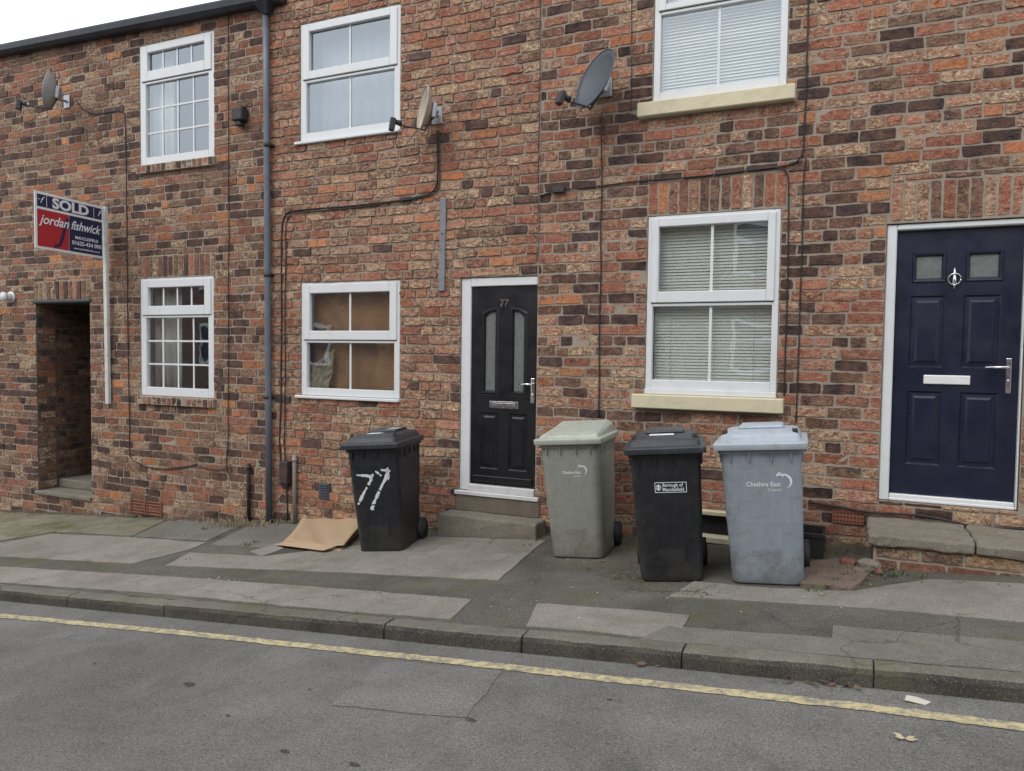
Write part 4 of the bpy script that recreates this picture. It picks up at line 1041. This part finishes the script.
# ------------------------------------------------------------------ wheelie bins
def rrect(hw,yf_,yb,z,rf,rb=.03,n=5):
    pts=[]
    for (cx,cyy,r,a0) in ((hw-rb,yb-rb,rb,0),(-hw+rb,yb-rb,rb,90),(-hw+rf,yf_+rf,rf,180),(hw-rf,yf_+rf,rf,270)):
        for k in range(n+1):
            a=math.radians(a0+90*k/n); pts.append(Vector((cx+r*math.cos(a),cyy+r*math.sin(a),z)))
    return pts
def wheelie(px,py,scale,rot,mb,ml,label,group,dome='ridge',knobs=False,wid=1.0,tilt=0):
    """px,py: foot of the front face centre"""
    p=G(px,py); root=empty('wheelie_bin',(0,0,0),label,'wheelie bin',group)
    fy=-.235
    a=math.radians(rot)
    off=Vector((-math.sin(a)*-1*0,0,0))
    # place so that local (0,fy) lands on p
    lx,ly=0,fy*scale
    root.location=(p.x-(lx*math.cos(a)-ly*math.sin(a)),p.y-(lx*math.sin(a)+ly*math.cos(a)),0)
    cxx,cyy_=root.location.x,root.location.y
    root.location.z=pave(p.x,p.y)+.004
    root.rotation_euler=(0,math.atan(-.075)*1.0+math.radians(tilt),a); root.scale=(scale*wid,scale,scale)
    def B(mb_,name,mat,par=root,**k): return mb_.build(name,mat,par,local=True,**k)
    # body
    m=MB(); R=[]
    for (z,hw,yf_,yb,rf) in ((0,.222,-.235,.20,.05),(.012,.231,-.245,.21,.07),(.05,.233,-.247,.215,.07),(.42,.243,-.283,.262,.07),(.43,.2455,-.2855,.264,.07),(.46,.2475,-.2875,.268,.07),(.47,.2465,-.287,.269,.07),(.88,.256,-.325,.315,.07),(.915,.258,-.328,.318,.07),(.92,.271,-.340,.330,.06),(.955,.273,-.343,.333,.06),(.958,.25,-.31,.30,.05)):
        R.append(rrect(hw,yf_,yb,z,rf))
    m.loft(R,smooth=True)
    for x in (-.19,-.07,.07,.19): m.box(x-.004,x+.004,-.343,-.325,.86,.92)   # front gussets
    for yy in (-.22,-.1,.02,.14,.25):
        for sx in(-1,1): m.box(sx*.256-.004,sx*.256+.013 if sx>0 else sx*.256+.004,yy-.004,yy+.004,.85,.92) if sx>0 else m.box(-.269,-.252,yy-.004,yy+.004,.85,.92)
    body=B(m,'body',mb)
    # lid
    m=MB(); R=[]
    for (z,hw,yf_,yb,rf) in ((.945,.296,-.372,.34,.035),(.985,.300,-.378,.345,.04),(.992,.294,-.372,.342,.04),(.995,.272,-.345,.33,.04)):
        R.append(rrect(hw,yf_,yb,z,rf,rb=.03))
    m.loft(R,cap=True)
    if dome=='ridge':
        R=[[Vector(q) for q in ((-.262,-.315,.994),(.262,-.315,.994),(.262,.315,.994),(-.262,.315,.994))],[Vector(q) for q in ((-.248,-.295,1.018),(.248,-.295,1.018),(.252,.30,1.062),(-.252,.30,1.062))],[Vector(q) for q in ((-.205,-.20,1.04),(.205,-.20,1.04),(.215,.27,1.092),(-.215,.27,1.092))]]
    else:
        R=[rrect(.262,-.325,.32,.994,.05),rrect(.25,-.31,.31,1.03,.05),rrect(.235,-.285,.295,1.048,.05),rrect(.17,-.20,.22,1.062,.04),]
    m.loft(R,smooth=False)
    if dome!='ridge':
        for sx in (-1,1): m.box(sx*.2-.012,sx*.2+.012,-.26,.25,1.03,1.058,.006)
        m.box(-.15,.15,-.05,.26,1.055,1.085,.012)
    lid=B(m,'lid',ml)
    bv=lid.modifiers.new('b','BEVEL'); bv.width=.005; bv.segments=2; bv.limit_method='ANGLE'; bv.angle_limit=math.radians(25)
    m=MB()
    for sx in (-1,1): m.box(sx*.20-.035,sx*.20+.035,.345,.372,.93,1.0,.006)
    m.tube([(-.24,.385,.965),(.24,.385,.965)],.014,10); B(m,'handle',ml)
    if knobs:
        for sx in(-1,1):
            m=MB(); m.tube([(sx*.222,-.24,1.035),(sx*.222,-.24,1.075)],[.02,.017],10); B(m,'lid_knob',M['rubber'],lid)
    for sx in(-1,1):
        m=MB(); xx=sx*.245; R=[]
        m.tube([(xx-.028,.248,.105),(xx+.028,.248,.105)],.103,24); m.tube([(xx-.034,.248,.105),(xx+.034,.248,.105)],.05,16)
        w=B(m,'wheel',M['rubber'])
    m=MB(); m.tube([(-.25,.248,.105),(.25,.248,.105)],.012,8); m.box(-.20,.20,.19,.245,.06,.24,.01); B(m,'axle',M['bin_black'])
    for me in (body,):
        ob=me; bvm=ob.modifiers.new('n','WEIGHTED_NORMAL')
    return root,body
def front(body,x,z):
    """matrix for lettering lying on the sloping front of a bin body (local)"""
    t=(.325-.247)/(.88-.05); ang=math.atan(t)
    yy=-.247-(z-.05)*t-.0025
    return Matrix.Translation((x,yy,z))@Matrix.Rotation(math.pi/2+ang,4,'X')
b1,body1=wheelie(381,552,.96,12,M['bin_black'],M['lid_black'],'black bin with 77 painted in white, alone left of the black door','bins standing on the pavement',dome='flat',knobs=True,wid=.93)
b2,body2=wheelie(577.5,558.5,.955,5,M['bin_green'],M['lid_green'],'grey green bin right of the black door step','bins standing on the pavement',dome='ridge',wid=.95)
b3,body3=wheelie(672,582,.935,12,M['bin_black'],M['lid_black'],'black bin with a white framed badge between the green and blue grey bins','bins standing on the pavement',dome='flat',knobs=True,wid=.97)
b4,body4=wheelie(767.5,585,.945,4,M['bin_blue'],M['lid_blue'],'blue grey bin below the lower window, rightmost of the row','bins standing on the pavement',dome='flat',knobs=True,wid=1.03)
# painted 77
random.seed(8)
def brush(pts,ws,body,name='painted_number'):
    Mx=front(body,0,0); m=MB(); pts=[Vector((p[0],p[1],0)) for p in pts]
    L=[];Rr=[]
    path=smooth_path(pts,5); n=len(path)
    for i,p in enumerate(path):
        t=(path[min(i+1,n-1)]-path[max(i-1,0)]).normalized(); s=Vector((-t.y,t.x,0)); f=i/(n-1)*(len(ws)-1); k=min(int(f),len(ws)-2); w=ws[k]+(ws[k+1]-ws[k])*(f-k); w*=.85*random.uniform(.55,1.25)
        L.append(p+s*w/2); Rr.append(p-s*w/2)
    for i in range(n-1):
        if random.random()<.02: continue
        m.bm.faces.new([m.bm.verts.new(Mx@q) for q in (L[i],L[i+1],Rr[i+1],Rr[i])])
    return m
for seg,ws in (([(-.175,.715),(-.12,.71),(-.06,.705),(-.01,.69)],[.008,.025,.035,.045]),([(.005,.72),(-.02,.67),(-.055,.62)],[.02,.032,.028]),([(-.07,.60),(-.115,.54),(-.155,.48),(-.18,.44)],[.022,.034,.040,.03]),
            ([(.03,.745),(.06,.725),(.09,.70)],[.018,.032,.025]),([(.09,.755),(.13,.75),(.17,.755)],[.02,.025,.045]),([(.17,.755),(.14,.69),(.09,.62),(.045,.55)],[.05,.045,.035,.03]),([(.045,.55),(.0,.48),(-.03,.43),(-.045,.39)],[.03,.032,.036,.04]),([(.165,.71),(.155,.66)],[.03,.012])):
    brush(seg,ws,body1).build('painted_number',M['white_paint'],body1,local=True)
# stickers on lids
def lid_sticker(b,x0,x1,y0,y1,z,mat): MB().box(x0,x1,y0,y1,z,z+.0015).build('lid_label',mat,[c for c in b.children if c.name.startswith('lid')][0],local=True)
lid_sticker(b1,-.10,.04,-.18,-.08,1.0635,M['logo']); lid_sticker(b1,.03,.15,-.02,.15,1.0865,M['lid_blue'])
lid_sticker(b3,-.11,.07,-.20,-.10,1.0635,M['logo'])
# council print on green and blue bins (words and swirl)
def council(body,x,z,s,txt=True):
    Mx=front(body,x,z)
    text('Cheshire East',.052*s,Mx@Matrix.Translation((-.155*s,-.01*s,0)),M['logo'],'printed_words',body,offset=.0006,extrude=.0004,xs=.86)
    text('Council',.034*s,Mx@Matrix.Translation((.0*s,-.05*s,0)),M['logo'],'printed_words',body,extrude=.0004,xs=.95)
    m=MB(); Mz=front(body,x,z)
    def cres(cx,cyy,r0,r1,a0,a1,wmax):
        n=14; prev=None
        for i in range(n+1):
            t=i/n; a=math.radians(a0+(a1-a0)*t); w=wmax*math.sin(math.pi*min(1,t*.9+.1))*s; r=(r0+(r1-r0)*t)*s
            q=[Mz@Vector((cx*s+(r+w/2)*math.cos(a),cyy*s+(r+w/2)*math.sin(a),.0003)),Mz@Vector((cx*s+(r-w/2)*math.cos(a),cyy*s+(r-w/2)*math.sin(a),.0003))]
            q=[m.bm.verts.new(v) for v in q]
            if prev: m.bm.faces.new((prev[0],q[0],q[1],prev[1]))
            prev=q
    cres(.115,.03,.055,.060,110,-75,.018); cres(.095,.05,.035,.03,150,20,.014); cres(.10,.075,.03,.02,170,60,.010)
    m.build('printed_swirl',M['logo'],body,local=True,fixn=False)
council(body2,.03,.71,.66); council(body4,.035,.70,.86)
Mx=front(body3,.03,.70)
m=MB(); w,h=.115,.038
for q in ((-w,w,h-.004,h),(-w,w,-h,-h+.004),(-w,-w+.004,-h+.004,h-.004),(w-.004,w,-h+.004,h-.004)): m.box(q[0],q[1],q[2],q[3],0,.0006,mat=Mx)
for a in range(9):
    t=2*math.pi*a/9; m.box(-.088+.016*math.cos(t)-.004,-.088+.016*math.cos(t)+.004,.018*math.sin(t)-.004,.018*math.sin(t)+.004,0,.0007,mat=Mx)
m.box(-.094,-.082,-.022,.018,0,.0008,mat=Mx)
m.build('badge',M['logo'],body3,local=True)
text('Borough of',.036,Mx@Matrix.Translation((-.06,.005,.0004)),M['logo'],'printed_words',body3,offset=.0004,extrude=.0004,xs=.9)
text('Macclesfield',.036,Mx@Matrix.Translation((-.06,-.027,.0004)),M['logo'],'printed_words',body3,offset=.0004,extrude=.0004,xs=.9)

# ------------------------------------------------------------------ things behind the bins
zA=at(715,511,-.06).z; zB=at(715,535,-.06).z; x0,x1=at(672,520,-.06).x,at(790,520,-.06).x
m=MB(); m.box(x0,x1,-.09,-.012,zA-.035,zA,.006); c1=m.build('ledge',M['cream'],None,loc=((x0+x1)/2,-.05,zA)); tag(c1,'upper cream painted ledge low on the wall behind the two right bins','ledge')
m=MB(); m.box(x0,x1,-.14,-.012,zB-.055,zB,.008); c2=m.build('ledge',M['cream'],None,loc=((x0+x1)/2,-.05,zB)); tag(c2,'lower cream painted ledge low on the wall behind the two right bins','ledge')
m=MB(); m.box(x0+.02,x1-.02,-.035,-.0125,zB+.002,zA-.037,.003); tag(m.build('dark_gap_panel',M['dark'],None,loc=((x0+x1)/2,-.02,zB)),'black panel standing in for the dark gap between the two cream ledges','cover')  # flat black panel painting in the darkness of the gap
# black plastic crate behind blue bin
p=G(812,562); q=at(823,535,p.y); 
x0,x1=at(790,550,-.45).x,at(823.5,550,-.45).x; z1=at(815,534,-.45).z; z0=pave(x1,-.45)
m=MB(); m.box(x0,x1,-.45,-.436,z0+.002,z1); m.box(x0,x1,-.16,-.146,z0+.002,z1); m.box(x0,x0+.014,-.4355,-.1605,z0+.002,z1); m.box(x1-.014,x1,-.4355,-.1605,z0+.002,z1); m.box(x0+.0145,x1-.0145,-.4355,-.1605,z0+.002,z0+.02)
m.box(x0-.01,x1+.01,-.462,-.4505,z1-.03,z1+.004,.004)
cr_=m.build('crate',M['bin_black'],None,loc=((x0+x1)/2,-.3,z0)); tag(cr_,'black plastic crate behind the right side of the blue grey bin','crate')
# pinkish slab
pts=[G(a,b) for a,b in ((806,566),(836,561),(868,577),(852,592),(800,588))]
L=rough_loop([(p.x,p.y,0) for p in pts],.08,.012); zz=max(pave(p.x,p.y) for p in pts)+.045
m=MB(); m.prism([(p.x,p.y,pave(p.x,p.y)+.026) for p in L],(0,0,-.06)); roughen(m,.010,12,4,.05); o=m.build('stone_fragment',M['pink'],None,loc=(L[0].x,L[0].y,pave(L[0].x,L[0].y))); tag(o,'pinkish stone slab on the ground right of the blue grey bin','stone')
# loose rubble stones by navy step
random.seed(14)
for i,(a,b,s,mt,lb) in enumerate(((869,571,.07,'stone','pale rounded stone against the corner of the navy door step'),(858,574,.04,'pink','small reddish stone left of the navy door step'),(822,596,.02,'stone','tiny pale pebble in front of the pinkish slab'),(848,566,.05,'brickbit','broken brick lump behind the pinkish slab'),(878,574,.03,'brickbit','small broken brick piece at the foot of the navy door step'))):
    p=G(a,b); m=MB(); r=bmesh.ops.create_icosphere(m.bm,subdivisions=2,radius=s)
    for v in r['verts']: v.co=Vector((v.co.x*1.2,v.co.y,v.co.z*.7))*random.uniform(.85,1.1)+p+Vector((0,0,s*.5))
    tag(m.build('stone',M[mt],None,loc=p),lb,'stone')

# ------------------------------------------------------------------ cardboard
c=[G(280,545),G(301,517),G(362,519),G(361,530),G(335,548)]
cb=empty('cardboard_box',c[0],'flattened brown cardboard box lying on the pavement left of the black bin','cardboard')
def sheet(pts,zo,mat,name,th=.005,par=cb,curl=None):
    """pts 4 ground corners (a,b,c,d)"""
    m=MB(); n=14; V_=[]
    for j in range(n+1):
        row=[]
        for i in range(n+1):
            s,t=i/n,j/n; p=pts[0]*(1-s)*(1-t)+pts[1]*(1-s)*t+pts[2]*s*t+pts[3]*s*(1-t)
            z=pave(p.x,p.y)+zo(s,t); row.append(m.bm.verts.new((p.x,p.y,z)))
        V_.append(row)
    for j in range(n):
        for i in range(n): m.bm.faces.new((V_[j][i],V_[j][i+1],V_[j+1][i+1],V_[j+1][i])).smooth=True
    o=m.build(name,mat,par,fixn=True); so=o.modifiers.new('t','SOLIDIFY'); so.thickness=th; so.offset=1; return o
random.seed(77)
A,B_,C_,D_=G(279,547),G(303,524),G(368,525),G(340,552)
def zup(s,t): return .004+.03*t*t+.07*max(0,s-.6)**1.5*1.4+.010*math.sin(s*6+t*4)+.006*math.sin(s*17+t*9)+.015*(1-s)**4
sheet([A,B_,C_,D_],lambda s,t:.016+.006*math.sin(5*s),M['card'],'lower_layer')
sheet([A+Vector((.06,.04,0)),B_+Vector((-.02,.03,0)),C_+Vector((0,.06,0)),D_+Vector((0,.05,0))],lambda s,t:zup(s,t)+.03,M['card'],'upper_layer')
sheet([A+Vector((-.04,-.02,0)),A+Vector((.08,.05,0)),D_+Vector((-.05,.03,0)),D_+Vector((-.12,-.08,0))],lambda s,t:.03+.02*t,M['card'],'flap')

# ------------------------------------------------------------------ litter, weeds
def tufts(spots,mat,name,label,cat,n=26,h=.07,spread=.06,fn=pave,kind='stuff'):
    m=MB()
    for (px,py,k) in spots:
        c0=onsurf(px,py,fn)
        for i in range(int(n*k)):
            x=c0.x+random.gauss(0,spread*k*1.6); yy=min(c0.y+random.gauss(0,spread*k*.5),-.015); z=fn(x,yy)
            a=random.uniform(0,6.28); hh=h*random.uniform(.4,1.2); w=random.uniform(.0025,.006); l=random.uniform(.2,1.0)*hh
            t=Vector((math.cos(a),math.sin(a),0)); s=Vector((-t.y,t.x,0))*w
            b=Vector((x,yy,z)); p1=b+t*l*.4+Vector((0,0,hh*.65)); p2=b+t*l+Vector((0,0,hh*.8))
            m.bm.faces.new([m.bm.verts.new(q) for q in (b-s,b+s,p1+s*.8,p1-s*.8)]); m.bm.faces.new([m.bm.verts.new(q) for q in (p1-s*.8,p1+s*.8,p2)])
    o=m.build(name,mat,None,fixn=False); tag(o,label,cat,kind=kind); return o
random.seed(31)
tufts([(60,534,.35),(20,540,.4),(0,543,.4),(150,538,.3),(185,542,.3),(215,538,.35),(238,530,.35),(135,537,.3),(96,514,.4),(150,521,.4),(190,560,.2)],M['grass'],'moss_tufts','low moss growing along the joints of the flags at the left end','moss',n=60,h=.016,spread=.10)
tufts([(170,521,.5),(200,522,.5),(222,523,.9),(236,524,2.2),(245,525,2.2),(228,526,1.6),(256,526,1.4),(262,526,.7),(282,523,.6),(300,522,.5)],M['drygrass'],'dry_weeds','dry brown weeds at the wall foot around the downpipe','weeds')
tufts([(262,523,.5),(246,546,.5),(256,543,.4),(232,527,.4),(205,530,.3)],M['grass'],'weeds','green weeds in the pavement cracks left of the cardboard','weeds',h=.05)
tufts([(846,578,1.0),(853,572,.9),(840,584,.7),(862,568,.8),(830,590,.5),(812,592,.4),(875,574,.7),(889,577,.6),(900,576,.4),(920,578,.3)],M['grass'],'weeds','green weeds beside the pinkish slab and navy door step','weeds',h=.06,spread=.045)
tufts([(683,657,.35),(906,690,.45),(140,612,.4),(905,688,.4)],M['grass'],'weeds','small weeds growing in the kerb joints','weeds',h=.035,spread=.035,fn=lambda x,y: road(x,y))
def leaves(spots,mat,name,label,fn,size=.022,cat='leaves'):
    m=MB()
    for (px,py,n,sx,sy_) in spots:
        c0=onsurf(px,py,fn)
        for i in range(n):
            x=c0.x+random.gauss(0,sx); yy=c0.y+random.gauss(0,sy_)
            if fn is pave: yy=min(yy,-.02)
            else: yy=min(yy,YK-.02)
            z=fn(x,yy)+(random.uniform(.006,.02) if size>.01 else .0075); a=random.uniform(0,6.28); s=size*random.uniform(.5,1.3)
            R=Matrix.Translation((x,yy,z))@Matrix.Rotation(a,4,'Z')@Matrix.Rotation(random.uniform(-.5,.5),4,'X')
            pts=[(-1,0,0),(-.4,.5,.15),(.4,.45,.1),(1,0,.25),(.4,-.45,0),(-.4,-.5,.1)]
            vs=[m.bm.verts.new(R@(Vector(q)*s)) for q in pts]; m.bm.faces.new((vs[0],vs[1],vs[2],vs[3])); m.bm.faces.new((vs[0],vs[3],vs[4],vs[5]))
    o=m.build(name,mat,None,fixn=False); tag(o,label,cat,kind='stuff'); return o
leaves([(833,686,16,.09,.03),(795,684,5,.1,.02),(650,665,5,.08,.02)],M['leaf'],'leaf_litter','dead brown leaves in the gutter below the kerb',road)
leaves([(860,570,30,.16,.08),(910,579,30,.35,.04),(165,522,30,.6,.05),(40,515,24,.5,.05),(625,565,14,.2,.08),(500,545,16,.28,.03),(548,541,10,.06,.05),(600,575,6,.2,.1),(870,583,10,.12,.05),(945,585,8,.2,.08),(700,600,4,.3,.1),(235,526,26,.22,.05),(120,530,10,.5,.06)],M['leaf'],'leaf_litter','scattered leaf crumbs on the pavement near the wall',pave,size=.014)
leaves([(225,580,16,.14,.03),(530,590,8,.3,.2),(850,600,8,.4,.1),(580,560,8,.2,.08),(150,575,6,.4,.15),(740,606,6,.5,.1),(560,600,6,.4,.2),(920,600,6,.3,.15)],M['papwhite'],'litter_specks','pale specks of litter over the pavement',pave,size=.008,cat='litter')
leaves([(638,578,240,.16,.07),(672,592,120,.18,.03),(60,525,200,.8,.14),(170,535,60,.25,.05)],M['grass'],'moss','flecks of green moss on the pavement between the bins and at the left end',pave,size=.009,cat='moss')
p=RD(917,702); m=MB(); m.prism([p+Vector(q) for q in ((-.05,-.02,.006),(.03,-.03,.004),(.055,.0,.009),(.0,.03,.008),(-.04,.02,.012))],(0,0,.003)); tag(m.build('paper_scrap',M['papwhite'],None,loc=p),'pale scrap of paper in the road beside the yellow line','paper')
p=RD(905,740); m=MB()
for a,l in ((0,.05),(.6,.045),(-.5,.04),(2.6,.05),(3.4,.04)):
    t=Vector((math.cos(a),math.sin(a)*1.0,.1)); s=Vector((-t.y,t.x,0))*.012; m.bm.faces.new([m.bm.verts.new(q) for q in (p+Vector((0,0,.006)),p+t*l*.5+s+Vector((0,0,.006)),p+t*l+Vector((0,0,.008)),p+t*l*.5-s+Vector((0,0,.008)))])
tag(m.build('leaf',M['leafpale'],None,loc=p,fixn=False),'single pale dried leaf lying in the road on the right','leaf')

# ------------------------------------------------------------------ terrace across the street (seen in the panes)
op=empty('terraced_house',(-4,-12,road(-4,-11)),'long brick terrace across the street, reflected in the window panes','house')
yo=-11.8; m=MB(); m.box(-22,14,yo-6,yo,-3.6,3.3); m.build('brick_front',M['farbrick'],op)
m=MB(); m.prism([(-22.2,yo+.2,3.3),(14.2,yo+.2,3.3),(14.2,yo-3,5.0),(-22.2,yo-3,5.0)],(0,0,.08)); m.prism([(-22.2,yo-6.2,3.3),(14.2,yo-6.2,3.3),(14.2,yo-3,5.0),(-22.2,yo-3,5.0)],(0,0,.08)); m.build('roof',M['slate'],op)
for i in range(8):
    xx=-19.5+i*4.2
    for zz in (-.4,1.9):
        m=MB(); 
        for q in ((0,.08,0,1.2),(.92,1.0,0,1.2),(.08,.92,0,.08),(.08,.92,1.12,1.2),(.08,.92,.72,.78)): m.box(xx+q[0],xx+q[1],yo+.005,yo+.06,zz+q[2],zz+q[3])
        w=m.build('window',M['upvc'],op); MB().box(xx+.08,xx+.92,yo+.01,yo+.02,zz+.08,zz+1.12).build('pane',M['navy_door'],w)
    MB().box(xx+1.7,xx+2.6,yo+.004,yo+.05,-1.7+.05*i,.4+.05*i).build('door',M['navy_door'],op)

# ------------------------------------------------------------------ camera, light, render
cam=bpy.data.cameras.new('camera'); co=bpy.data.objects.new('camera',cam); col.objects.link(co)
cam.sensor_fit='HORIZONTAL'; cam.sensor_width=36; cam.lens=FPX/1024*36; cam.clip_start=.05; cam.clip_end=2000
co.matrix_world=Matrix(((RT.x,UP.x,-FW.x,CAM.x),(RT.y,UP.y,-FW.y,CAM.y),(RT.z,UP.z,-FW.z,CAM.z),(0,0,0,1)))
scene.camera=co
w=bpy.data.worlds.new('World'); scene.world=w; w.use_nodes=True; nt=w.node_tree; bg=nt.nodes['Background']
sky=nt.nodes.new('ShaderNodeTexSky'); sky.sky_type='NISHITA'; sky.sun_disc=False; sky.sun_elevation=math.radians(48); sky.sun_rotation=math.radians(200); sky.air_density=1.2; sky.dust_density=4
mx=nt.nodes.new('ShaderNodeMix'); mx.data_type='RGBA'; mx.inputs[0].default_value=.82; mx.inputs[7].default_value=(9.6,9.9,10.4,1)
nt.links.new(sky.outputs[0],mx.inputs[6]); nt.links.new(mx.outputs[2],bg.inputs['Color']); bg.inputs['Strength'].default_value=.12
sun=bpy.data.lights.new('sun','SUN'); sun.energy=.7; sun.angle=math.radians(25); sun.color=(1,.97,.93); so=bpy.data.objects.new('sun',sun); col.objects.link(so)
el,az=math.radians(48),math.radians(200)
sd=Vector((math.sin(az)*math.cos(el),math.cos(az)*math.cos(el),math.sin(el))); so.rotation_euler=sd.to_track_quat('Z','Y').to_euler(); so.location=(0,-6,12)
vs=scene.view_settings; vs.view_transform='Standard'; vs.look='None'; vs.exposure=.5; vs.gamma=1
scene.render.resolution_x=1024; scene.render.resolution_y=771; scene.render.resolution_percentage=100
